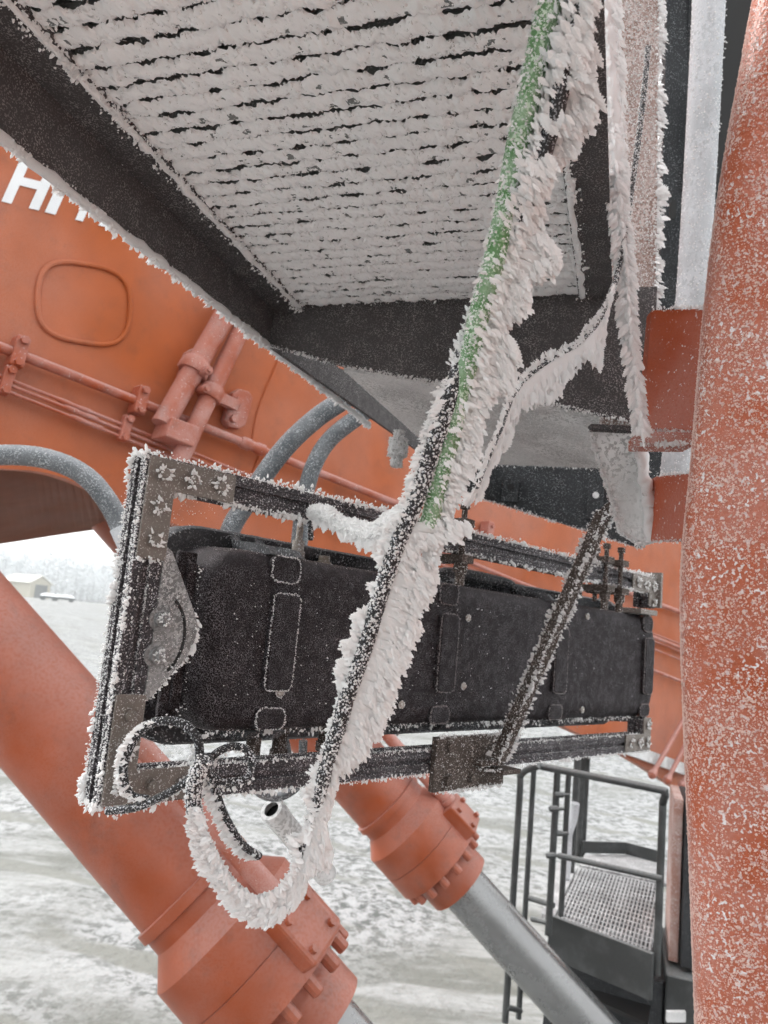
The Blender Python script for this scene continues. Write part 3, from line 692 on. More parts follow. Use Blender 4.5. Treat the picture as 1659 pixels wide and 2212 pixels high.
# ================================================================== GRATING PLATFORM overhead
PA = np.array([math.sin(math.radians(18)), math.cos(math.radians(18)), 0]); PB = np.array([PA[1], -PA[0], 0])
PH = .64
def pp(a, b, z): return PA * a + PB * b + Z * z
def overhead():
    t = thing('grating_platform', pp(1.38, -.4, PH), 'dark steel platform overhead, its grating underside thick with white rime', 'platform')
    b0, b1, a0, a1 = -.667, -.105, .30, 1.372
    MB().prism([pp(a0 - 1.9, b0 - .08, PH + .026), pp(a1 + .01, b0 - .08, PH + .026), pp(a1 + .01, b1 + .055, PH + .026), pp(a0 - 1.9, b1 + .055, PH + .026)], Z * .01).build('deck_plate', 'deck_under', t)
    pitch = .0312; bars = []; k = 0; a = a1 - .012
    proto = None
    while a > a0:
        if proto is None:
            proto = MB().box(pp(a, (b0 + b1) / 2, PH + .009), (PA, PB, Z), (.010, b1 - b0 - .002, .016)).build('grating_bar', 'deck_under', t); ob = proto
        else:
            ob = proto.copy(); COL.objects.link(ob); ob.location = tuple(PA * (a - (a1 - .012)))
        bars.append(a); a -= pitch
    for j in range(6):
        b = b0 + (j + .5) * (b1 - b0) / 6; MB().tube([pp(a0, b, PH + .020), pp(a1, b, PH + .020)], .003, 6).build('cross_rod', 'dark_panel', t)
    # --- rime strips under the bars
    rm = Rime(); nl, ncs = 230, 9
    for a in bars:
        b = np.linspace(b0 + .002, b1 - .002, nl)
        w1 = .0112 + .0230 * (fbm(np.stack([b * 52, b * 0 + a * 91, b * 0], 1), 3) - .32); w2 = .0078 + .0190 * (fbm(np.stack([b * 64, b * 0 + a * 57, b * 0 + 9], 1), 3) - .35)
        h = .0045 + .0075 * (fbm(np.stack([b * 60, b * 0 + a * 33, b * 0 + 4], 1), 2) - .4)
        th = np.linspace(-1, 1, ncs); V = np.zeros((nl, ncs, 3))
        for q, x in enumerate(th):
            off = np.where(x < 0, x * w1, x * w2); dz = -h * math.sqrt(max(0, 1 - x * x)) + .004
            V[:, q] = PA * (a + off)[:, None] + PB * b[:, None] + Z * (PH + dz)[:, None]
        V = V + ((fbm(V * 210, 2) - .5) * .006)[..., None] * np.array([.4, .4, -1]) + ((fbm(V * 330 + 7, 2) - .5) * .009)[..., None] * PA
        F = np.array([(i * ncs + j, i * ncs + j + 1, (i + 1) * ncs + j + 1, (i + 1) * ncs + j) for i in range(nl - 1) for j in range(ncs - 1)])
        rm.mesh(V.reshape(-1, 3), F)
        n = 420; bb = b0 + rng.random(n) * (b1 - b0); x = rng.uniform(-1, 1, n); kk = np.clip(((bb - b0) / (b1 - b0) * (nl - 1)).astype(int), 0, nl - 1)
        off = np.where(x < 0, x * w1[kk], x * w2[kk]); dz = -h[kk] * np.sqrt(1 - x * x) + .005
        p = PA * (a + off)[:, None] + PB * bb[:, None] + Z * (PH + dz)[:, None]
        s_ = rng.uniform(.002, .0058, n); d = PA[None] * x[:, None] * .9 - Z[None] * .8 + rng.normal(size=(n, 3)) * .35
        rm.inst('grain', p, d, np.stack([s_, s_ * .8, s_ * 1.1], 1))
        n = 46; bb = b0 + rng.random(n) * (b1 - b0); sg = np.where(rng.random(n) < .6, -1, 1); kk = np.clip(((bb - b0) / (b1 - b0) * (nl - 1)).astype(int), 0, nl - 1)
        off = np.where(sg < 0, -w1[kk] * .8, w2[kk] * .8); p = PA * (a + off)[:, None] + PB * bb[:, None] + Z * (PH - .001 + rng.uniform(-.004, .006, n))[:, None]
        s_ = rng.uniform(.004, .009, n); d = PA[None] * sg[:, None] - Z[None] * rng.uniform(-.5, .5, n)[:, None] + rng.normal(size=(n, 3)) * .4
        rm.inst('feather', p, d, np.stack([s_ * .7, s_ * .5, s_], 1))
        n = 130; bb = b0 + rng.random(n) * (b1 - b0); p = PA * (a + pitch * .5 + rng.uniform(-.006, .006, n))[:, None] + PB * bb[:, None] + Z * (PH + rng.uniform(.016, .024, n))[:, None]
        s_ = rng.uniform(.0015, .005, n); rm.inst('grain', p, -Z + rng.normal(size=(n, 3)) * .5, np.stack([s_, s_, s_], 1))
    for (aa, bb_, db) in ((a0, b0, -.012), (a0, b1, .010)):
        path = np.array([pp(x, bb_ + db * .4, PH - .004) for x in np.linspace(a0, a1, 60)]); V, F = lump_tube(path + (rng.random((60, 3)) - .5) * .004, .0055, .9, 60, 8, 90.); rm.mesh(V, F)
        rm.edge(path, -Z * .6 + PB * np.sign(db) * .6, 1100, (.003, .010), jit=.006)
    rm.build('rime', t, 'rime_solid')
    # --- left side beam: flange under the grating and a web hanging down
    zw = lambda a_: .53 + .03 * (a_ - .6) / .78
    fl = MB().prism([pp(.25, -.735, PH - .004), pp(1.39, -.735, PH - .004), pp(1.39, b0 + .004, PH - .004), pp(.25, b0 + .004, PH - .004)], Z * .010); fl.build('side_flange', 'dark_beam', t)
    web = MB().prism([pp(.25, -.735, .524), pp(1.376, -.735, .560), pp(2.05, -.735, .603), pp(2.05, -.735, PH + .012), pp(.25, -.735, PH + .012)], -PB * .012); web.build('side_web', 'dark_beam', t)
    rw = Rime(); ed = np.array([pp(a_, -.738, .524 + (a_ - .25) * (.560 - .524) / 1.126 - .001) for a_ in np.linspace(.25, 2.05, 120)])
    V, F = lump_tube(ed + (rng.random(ed.shape) - .5) * .003, .0068, .8, 40, 8, 80.); rw.mesh(V, F)
    rw.edge(ed, -Z * 1 - PB * .55, 1300, (.004, .015), spread=.45, jit=.003); rw.edge(ed, -Z * .8 - PB * .7, 260, (.010, .020), spread=.35, jit=.003, kind='feather')
    rw.grains_on(fl, 26000, (.0012, .004)); rw.grains_on(web, 9000, (.001, .003))
    rw.edge(np.array([pp(a_, b0 + .002, PH - .004) for a_ in np.linspace(.25, 1.37, 50)]), -Z * .5 - PB * .7, 1500, (.003, .009), jit=.004)
    rw.build('rime', t)
    # --- tapered cross plate at the far end
    cr = MB().prism([pp(1.376, -.733, .559), pp(1.376, -.563, .511), pp(1.376, -.232, .451), pp(1.376, .03, .392), pp(1.376, .03, PH + .012), pp(1.376, -.733, PH + .012)], PA * .012); cr.build('cross_plate', 'dark_beam', t)
    rc = Rime(); ed = np.array([pp(1.374, b, z) for b, z in zip(np.interp(np.linspace(0, 1, 60), [0, .23, .67, 1], [-.733, -.563, -.232, .03]), np.interp(np.linspace(0, 1, 60), [0, .23, .67, 1], [.558, .510, .450, .391]))])
    rc.edge(ed, -Z - PA * .4, 1500, (.002, .0075), jit=.0025); rc.grains_on(cr, 9000, (.001, .0028)); rc.build('rime', t, 'rime_fine')
    # --- right side flange / beam
    rf = MB().prism([pp(.25, b1 - .002, PH - .005), pp(1.372, b1 - .002, PH - .005), pp(1.372, b1 + .058, PH - .005), pp(.25, b1 + .058, PH - .005)], Z * .010); rf.build('side_flange', 'dark_beam', t)
    rr = Rime(); rr.grains_on(rf, 26000, (.0012, .004)); rr.build('rime', t, 'rime_fine')
    # --- sloping frosted plate behind the cross plate and the dark fascia at its far edge
    NS = nrm(np.cross(PA, pp(0, .6, -.122))); NS = NS * np.sign(NS[2]); c0 = NS @ pp(1.39, -.232, .449)
    sl_ = [on(u, v, NS, c0) for u, v in ((742, 800), (1090, 855), (1376, 920), (1380, 1018), (1300, 1012), (1060, 1003), (925, 965), (905, 946))]
    spl = MB().prism(sl_, NS * .008); spl.build('sloping_plate', 'frosted_plate', t)
    rs = Rime(); rs.grains_on(spl, 34000, (.0015, .0045))
    af = on(1060, 1003, NS, c0) @ PA
    fa = [on(u, v, PA, af + .004) for u, v in ((900, 962), (1060, 1002), (1300, 1011), (1385, 1018), (1385, 1185), (1270, 1148), (1034, 1074), (900, 1030))]
    fas = MB().prism(fa, PA * .012); fob = fas.build('fascia', 'dark_panel', t)
    rs.edge(np.array(resample([fa[4], fa[5], fa[6], fa[7]], 60)), -Z, 900, (.003, .009), jit=.003); rs.edge(np.array(resample([fa[1], fa[2], fa[3]], 40)), -Z - PA * .5, 1200, (.002, .007), jit=.003)
    rs.build('rime', t, 'rime_fine')
    for (u, v, w_, h_) in ((1102, 1062, 34, 46), (1286, 1086, 34, 74)):
        c = on(u, v, PA, af - .004); k = (c @ FW) / FPX
        tb = MB().box(c, (PB, Z, PA), (w_ * k, h_ * k, .012)).build('tab', 'dark_panel', t, bevel=.0015)
        sub(tb, MB().rev(on(u + 1, v - h_ * .22, PA, af - .0105), -PA, [(0, 7 * k), (.002, 7 * k), (.002, 4 * k)], 14), 'bolt_hole', 'frosted_plate' if u > 1200 else 'black_void')
    # inner strip of the left beam seen past the corner
    MB().prism([on(u, v, PB, -.70) for u, v in ((592, 752), (748, 800), (912, 950), (930, 992))], -PB * .01).build('inner_web', 'dark_beam', t)
    # hanging bolt below the beam
    c = P(858, 985, 1.75); hb = MB().rev(c + Z * .06, -Z, [(0, .012), (.02, .012), (.02, .022), (.06, .022), (.06, .014), (.085, .014)], 10); hb.build('bolt', 'frosted_plate', t)
    rb = Rime(); rb.grains_on(hb, 60000, (.003, .009)); rb.build('rime', t, 'rime_fine')
overhead()

# ================================================================== RIGHT-HAND POST, BRACKETS, COLUMN
def column():
    L_ = [(1668, -160), (1640, -60), (1592, 200), (1548, 450), (1517, 700), (1492, 1000), (1473, 1200), (1470, 1350), (1478, 1600), (1490, 1900), (1503, 2260), (1512, 2400)]
    d0 = .80; edge = [P(u, v, d0) for u, v in L_]; edge = smooth_path([edge[0] + Z * .8] + edge + [edge[-1] - Z * 2.6], 6); n = len(edge)
    t = thing('machine_house', edge[-1], 'rounded corner of the orange machine house coated in frost flakes, along the right edge', 'machine body')
    MB().prism([np.array([.62, .74, -3.2]), np.array([.62, .74, .9]), np.array([1.25, -3.2, .9]), np.array([1.25, -3.2, -3.2])], np.array([.06, .005, 0])).build('house_bounce_wall', 'house_bounce_pale', t)  # unseen house wall, placed to bounce warm light and block sky
    rx, ry, seg = .19, .085, 96; m = MB(); vs = []
    vr = ray(1476, 1300); vr = nrm(np.array([vr[0], vr[1], 0])); ax2 = -vr; ax1 = nrm(np.cross(vr, Z))
    for p in edge:
        c = p + ax1 * rx
        for k in range(seg):
            a = 2 * math.pi * k / seg; ca, sa = math.cos(a), math.sin(a); e = 2 / 5.5
            vs.append(c + ax1 * rx * np.sign(ca) * abs(ca) ** e + ax2 * ry * np.sign(sa) * abs(sa) ** e)
    fs = [(i * seg + k, i * seg + (k + 1) % seg, (i + 1) * seg + (k + 1) % seg, (i + 1) * seg + k) for i in range(n - 1) for k in range(seg)]
    m.add(vs, fs)
    if (np.cross(vs[1] - vs[0], vs[seg] - vs[0]) @ (vs[0] - (edge[0] + ax1 * rx))) < 0: m.f = [f[::-1] for f in m.f]
    m.build('corner_shell', 'orange_column', t, smooth=True, auto=180)
    def wt(p, nn):
        pu = CX + FPX * (p @ RT) / (p @ FW); pv = CY - FPX * (p @ UP) / (p @ FW)
        le = np.interp(pv, [v for u, v in L_], [u for u, v in L_]); x = (pu - le)
        return np.clip(.08 + 1.5 * (fbm(p * 38, 3) - .36) + .12 * (x > 70), .03, 1) * (x < 260)
    rm = Rime(); rm.grains_on(m, 330000, (.0010, .0043), weight=wt, flat=.5); rm.grains_on(m, 130000, (.0008, .0024), weight=wt, flat=.6)
    rm.grains_on(m, 170000, (.0007, .0018), weight=lambda p, nn: np.where((CX + FPX * (p @ RT) / (p @ FW)) - np.interp(CY - FPX * (p @ UP) / (p @ FW), [v for u, v in L_], [u for u, v in L_]) < 75, .9, .25), flat=.6)
    rm.build('rime', t, 'rime_thin')
column()

def pxslab(mb, pts, ext): return mb.prism([P(*p) for p in pts], ext)
def post():
    b = P(1350, 1172, 1.36); t = thing('support_post', b, 'upright flat steel post thickly furred with rime, pink bounce light in its colour, beside the orange column', 'post')
    d_ = nrm(RT * 1 - Z * (RT @ Z)); q = np.cross(Z, d_); q = q if q @ FW > 0 else -q
    zl = nrm(Z - d_ * .03); m = MB().box(b + zl * .73, (nrm(d_ + Z * .03), q, zl), (.098, .012, 1.06)); m.build('bar', 'post_bounce_tint', t, bevel=.002)
    rr = Rime(); rr.grains_on(m, 110000, (.0015, .0055)); rr.build('rime', t, 'rime_fine')
    # backlit comb of crystals on the right edge
    re = Rime(); ed = resample([b + d_ * .049 + zl * z_ - q * .004 for z_ in np.linspace(.2, 1.26, 40)], 120)
    re.edge(ed, RT * .9 - UP * .55, 520, (.012, .026), spread=.18, jit=.003, kind='feather'); re.edge(ed, RT * .8 - UP * .5, 1200, (.004, .012), jit=.003); re.build('rime', t)
    # trapezoid bracket at the foot of the post
    tp = MB(); fwd = nrm(np.array([FW[0], FW[1], 0])); pxslab(tp, ((1272, 926, 1.31), (1384, 932, 1.26), (1412, 1172, 1.26), (1385, 1180, 1.27), (1338, 1150, 1.29), (1322, 1085, 1.30)), fwd * .010)
    tp.build('foot_bracket', 'frosted_plate', t); lip = MB(); pxslab(lip, ((1270, 922, 1.305), (1386, 928, 1.255), (1386, 938, 1.255), (1270, 932, 1.305)), -fwd * .02); lip.build('bracket_lip', 'dark_beam', t)
    rk = Rime(); rk.grains_on(tp, 90000, (.0012, .004)); e2 = resample([P(1380, 935, 1.25), P(1394, 1040, 1.25), P(1410, 1172, 1.25)], 50)
    V, F = lump_tube(e2, .010, .8, 30, 9, 80.); rk.mesh(V, F); rk.edge(e2, RT - UP * .4, 1600, (.004, .013), jit=.005)
    e3 = resample([P(1274, 930, 1.305), P(1300, 1010, 1.30), P(1324, 1085, 1.295), P(1340, 1150, 1.285), P(1385, 1178, 1.265)], 40); rk.edge(e3, -RT * .7 - UP * .3, 800, (.003, .009), jit=.003)
    rk.build('rime', t, 'rime_fine')
    return t
post()
def brackets():
    fwd = nrm(np.array([FW[0], FW[1], 0]))
    for pts, lipp, lab in ((((1408, 668, 1.22), (1540, 664, 1.10), (1520, 932, 1.10), (1386, 928, 1.22)), ((1384, 930, 1.19), (1512, 934, 1.08), (1512, 957, 1.08), (1384, 958, 1.19)), 'larger orange bracket plate joining post to column, upper of the two'),
                           (((1417, 1028, 1.24), (1505, 1020, 1.12), (1492, 1168, 1.12), (1407, 1168, 1.24)), None, 'smaller orange bracket plate joining post to column, lower of the two')):
        t = thing('orange_bracket', P(*pts[3]), lab, 'bracket', 'orange brackets on the column')
        m = MB(); pxslab(m, pts, fwd * .025); m.build('plate', 'orange_bracket', t, bevel=.003)
        rm = Rime(); rm.edge(resample([P(*pts[0]), P(*pts[1])], 20), Z - FW * .3, 1300, (.002, .006)); rm.edge(resample([P(*pts[3]), P(*pts[2])], 20), -Z - FW * .3, 1300, (.002, .006))
        rm.grains_on(m, 2500, (.001, .003))
        if lipp:
            l = MB(); pxslab(l, lipp, fwd * .06); l.build('lip', 'orange_pipe', t, bevel=.002); rm.grains_on(l, 60000, (.001, .004)); rm.edge(resample([P(*lipp[3]), P(*lipp[2])], 20), -Z - FW * .3, 1500, (.003, .008))
        rm.build('rime', t, 'rime_fine')
brackets()
def side_panels():
    def col_(pts, ext, name, mat_, lab, cat, smooth=False):
        t = thing(name, P(*pts[-1]), lab, cat); return t
    fwd = nrm(np.array([FW[0], FW[1], 0]))
    t = thing('slotted_panel', P(1455, 1060, 2.3), 'narrow dark upright panel with a slot, behind the frosted post', 'panel')
    m = MB(); pxslab(m, ((1443, -80, 2.0), (1520, -80, 2.0), (1496, 700, 2.05), (1478, 1080, 2.1), (1395, 1080, 2.1), (1424, 640, 2.05)), fwd * .03); m.build('panel_body', 'dark_panel', t)
    MB().prism([P(u, v, 1.985) for u, v in ((1448, 438), (1452, 431), (1459, 431), (1462, 438), (1460, 468), (1456, 474), (1449, 474), (1446, 468))], fwd * .004).build('slot', 'black_void', t)
    for a, b in (((1506, -60), (1497, 160)), ((1500, 170), (1490, 410)), ((1489, 420), (1480, 640))):
        MB().tube([P(a[0] - 10, a[1], 1.99), P(b[0] - 10, b[1], 2.02)], .006, 8).build('edge_strip', 'dark_panel', t, smooth=True)
    t = thing('frosted_pipe', P(1500, 1060, 1.8), 'pale frosted upright pipe between the dark slotted panel and the column', 'pipe')
    p = MB().tube(smooth_path([P(1536, -90, 1.75), P(1516, 300, 1.78), P(1492, 680, 1.8), P(1455, 1080, 1.85)], 8), .036, 20); p.build('pipe_wall', 'white_pipe', t, smooth=True)
    rm = Rime(); rm.grains_on(p, 16000, (.002, .007), flat=.5); e_ = resample([P(1566, -80, 1.74), P(1546, 300, 1.77), P(1515, 660, 1.79)], 60); rm.edge(e_, RT, 700, (.003, .009), jit=.004); rm.build('rime', t)
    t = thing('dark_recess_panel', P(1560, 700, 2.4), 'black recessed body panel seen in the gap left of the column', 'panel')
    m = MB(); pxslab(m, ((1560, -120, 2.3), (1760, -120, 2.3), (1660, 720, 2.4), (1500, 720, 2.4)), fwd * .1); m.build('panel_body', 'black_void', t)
side_panels()

# ================================================================== ALUMINIUM FRAME
FO = np.array([-0.30316538, 0.94617124, -0.24205742]); FL, FH, FT = 1.4388, .4298, .040
def fr(s, t_, n_=0.0): return FO + E1 * s + Z * t_ + EN * n_
def profile(w_=FT):
    """square section with a slot and shallow grooves on each face"""
    h = w_ / 2; side = [(-h, -h), (-h * .62, -h), (-h * .60, -h + .0012), (-h * .52, -h + .0012), (-h * .50, -h), (-.005, -h), (-.005, -h + .007), (.005, -h + .007), (.005, -h), (h * .50, -h), (h * .52, -h + .0012), (h * .60, -h + .0012), (h * .62, -h)]
    out = []
    for k in range(4):
        c, s = math.cos(k * math.pi / 2), math.sin(k * math.pi / 2); out += [(x * c - y * s, x * s + y * c) for x, y in side]
    return out
def frame():
    t = thing('mounting_frame', fr(.02, 0, -.02), 'black aluminium extrusion frame with corner plates holding the black case', 'frame')
    pr = profile(); rails = []
    def bar(p0, p1, x, y):
        m = MB().prism([p0 + x * a + y * b for a, b in pr], p1 - p0)
        if np.cross(x, y) @ (p1 - p0) < 0: m.f = [f[::-1] for f in m.f]
        m.build('rail', 'extrusion', t); rails.append(m); return m
    h = FT / 2
    bar(fr(h, 0, -h), fr(h, FH, -h), E1, EN); bar(fr(FL - h, 0, -h), fr(FL - h, .073, -h), E1, EN); bar(fr(FL - h, .352, -h), fr(FL - h, FH, -h), E1, EN)
    bar(fr(FT, FH - h, -h), fr(FL - FT, FH - h, -h), Z, EN); bar(fr(FT, h, -h), fr(FL - FT, h, -h), Z, EN)
    rm = Rime()
    # corner plates
    def lplate(s0, ds, t0, dt, a2=.130):
        a, b = .130, .0395; pts = [(0, 0), (a, 0), (a, b), (b, b), (b, a2), (0, a2)]
        m = MB().prism([fr(s0 + ds * x, t0 + dt * y, .0005) for x, y in pts], EN * .004); ob = m.build('corner_plate', 'zinc_plate', t, bevel=.0008)
        for x, y in ((.02, .02), (.062, .02), (.105, .02), (.02, .062), (.02, .105)):
            if y > a2 - .008: continue
            c = fr(s0 + ds * x, t0 + dt * y, .0045); sub(ob, MB().rev(c, EN, [(0, .009), (.001, .009), (.001, .007), (.006, .007), (.0075, .005)], 12), 'bolt', 'zinc_plate')
            n = int(rng.integers(16, 44)); a_ = rng.random(n) * 6.283; r_ = rng.uniform(.001, .0105, n); p = c + E1 * (np.cos(a_) * r_)[:, None] + Z * (np.sin(a_) * r_)[:, None] + EN * .004
            if rng.random() < .92: rm.inst('spike', p, EN * .5 + E1 * np.cos(a_)[:, None] * .8 + Z * np.sin(a_)[:, None] * .8 + rng.normal(size=(n, 3)) * .3, np.stack([rng.uniform(.0025, .0055, n)] * 2 + [rng.uniform(.003, .0085, n)], 1))
        rm.grains_on(m, 26000, (.0008, .0024))
    lplate(.002, 1, FH - .002, -1); lplate(.002, 1, .002, 1); lplate(FL - .002, -1, .002, 1, .078); lplate(FL - .002, -1, FH - .002, -1, .072)
    # frost on the rails
    def wl(p, nn): return np.where((nn @ -E1) > .5, 1.0, np.where(nn[:, 2] > .5, 1., .08)) * np.clip(1.25 - .55 * ((p - FO) @ E1), .3, 1)
    for m in rails: rm.grains_on(m, 95000, (.0009, .0030), weight=wl)
    rm.grains_on(rails[0], 130000, (.0013, .0040), weight=lambda p, nn: np.where((nn @ -E1) > .5, 1.0, .06))
    def E_(a, b, out, per, ln, **k): rm.edge(np.array(resample([a, b], 60)), out, per, ln, **k)
    for n_ in (0, -.012, -.028, -FT):                                                   # top faces white with frost
        E_(fr(0, FH + .001, n_), fr(FL, FH + .001, n_), Z + EN * .3, 900 if n_ == 0 else 500, (.003, .009), jit=.003)
    E_(fr(.13, FH - FT, 0), fr(FL, FH - FT, 0), -Z + EN * .3, 560, (.003, .011), jit=.002); E_(fr(.04, FH - FT, -.004), fr(.3, FH - FT, -.004), -Z, 600, (.005, .013), jit=.003)
    E_(fr(0, 0, -.002), fr(0, FH, -.002), -E1 * .8 + EN * .5, 900, (.003, .008), jit=.002); E_(fr(0, 0, -FT), fr(0, FH, -FT), -E1, 1300, (.003, .011), jit=.002)
    E_(fr(0, 0, 0), fr(FL, 0, 0), -Z + EN * .2, 700, (.003, .009), jit=.002); E_(fr(0, 0, -FT), fr(0, 0, 0), -Z - E1 * .4, 1600, (.004, .014), jit=.003); E_(fr(0, FH, -FT), fr(0, FH, 0), Z - E1 * .5, 1600, (.004, .013), jit=.003)
    E_(fr(.04, FT, 0), fr(FL, FT, 0), Z + EN * .2, 700, (.002, .006), jit=.002); E_(fr(.13, .001, .004), fr(.13, .04, .004), E1, 800, (.002, .005)); E_(fr(.0, FH - .132, .003), fr(.04, FH - .132, .003), -Z + EN * .4, 1200, (.003, .007))
    E_(fr(0, FT + .26, -.03), fr(0, FT + .2, -.035), -E1, 900, (.004, .015))
    rm.build('rime', t)
    # pivot plate with a curved slot on the inner side of the post
    pl_ = [(.041, .318), (.052, .312), (.097, .236), (.104, .219), (.102, .201), (.092, .178), (.046, .124), (.041, .126)]
    g = MB().prism([fr(a, b, .001) for a, b in pl_], -EN * .006); go = g.build('pivot_plate', 'grey_frost', t, bevel=.001)
    arc = [fr(.045 + .040 * math.cos(a), .205 + .052 * math.sin(a), .0012) for a in np.linspace(-1.0, 1.05, 22)]
    sub(go, MB().tube(arc, .0022, 6), 'curved_slot', 'black_void'); rg = Rime()
    for (a, b) in ((.047, .225), (.047, .180)):
        c = fr(a, b, .001); sub(go, MB().rev(c, EN, [(0, .0155), (.002, .0155), (.002, .010), (.010, .010), (.010, .006), (.020, .006)], 18), 'washer_bolt', 'grey_frost')
        n = 30; q = rng.normal(size=(n, 3)); rg.inst('spike', c + EN * .014 + nrm(q) * .006, q + EN * .5 - E1 * .6, np.stack([rng.uniform(.002, .0035, n)] * 2 + [rng.uniform(.003, .006, n)], 1))
    rg.grains_on(g, 60000, (.0008, .0022)); rg.edge(np.array(resample([fr(a, b, -.002) for a, b in pl_[2:7]], 60)), E1 * .8 - Z * .5, 1300, (.003, .012), jit=.002)
    rg.edge(np.array(arc) + Z * .0, EN + E1 * .4, 500, (.002, .004), jit=.002)
    rg.build('rime', t)
    # clamp bracket on the lower rail
    cb = MB().box(fr(.70, .016, .007), (E1, Z, EN), (.205, .092, .012)); co = cb.build('clamp_bracket', 'rusty', t, bevel=.0015); rb = Rime(); rb.grains_on(cb, 26000, (.001, .003)); rb.edge(np.array(resample([fr(.60, -.03, .012), fr(.80, -.03, .012)], 30)), -Z + EN * .3, 900, (.003, .010))
    rb.edge(np.array(resample([fr(.60, .062, .012), fr(.80, .062, .012)], 30)), Z + EN * .3, 900, (.002, .006))
    for a, b in ((.63, .045), (.63, -.012), (.70, -.012), (.77, .045)):
        sub(co, MB().rev(fr(a, b, .013), EN, [(0, .011), (.002, .011), (.002, .008), (.008, .008)], 12), 'bolt', 'rusty'); rb.edge(np.array([fr(a, b, .013) + E1 * .011 * math.cos(x) + Z * .011 * math.sin(x) for x in np.linspace(0, 6.3, 14)]), EN, 1200, (.001, .003))
    cc = MB().box(fr(.775, .0, .030), (E1, Z, EN), (.055, .008, .040)); sub(co, cc, 'foot_tab', 'rusty')
    rb.build('rime', t, 'rime_fine')
    # U bolts / clamps on the top rail
    for s in (.625, 1.155, 1.225):
        m = MB()
        for n_ in (.012, -.052): m.rev(fr(s, FH + .05, n_), -Z, [(0, .009), (.012, .009), (.012, .0055), (.13, .0055)], 10)
        m.box(fr(s, FH + .012, -.02), (E1, EN, Z), (.030, .09, .014)); m.box(fr(s, FH - .054, -.02), (E1, EN, Z), (.034, .095, .014))
        m.rev(fr(s, FH - .062, .012), -Z, [(0, .013), (.016, .013), (.018, .009), (.04, .009)], 8)
        m.build('rail_clamp', 'rusty', t); r2 = Rime(); r2.grains_on(m, 40000, (.001, .004)); r2.build('rime', t, 'rime_fine')
    # end bracket on the right
    m = MB().box(fr(FL + .004, FH - .03, -.02), (E1, Z, EN), (.01, .09, .07)); m.box(fr(FL - .05, FH - .09, -.02), (E1, Z, EN), (.09, .012, .06)); m.build('end_bracket', 'zinc_plate', t); r2 = Rime(); r2.grains_on(m, 30000, (.001, .003)); r2.build('rime', t, 'rime_fine')
frame()

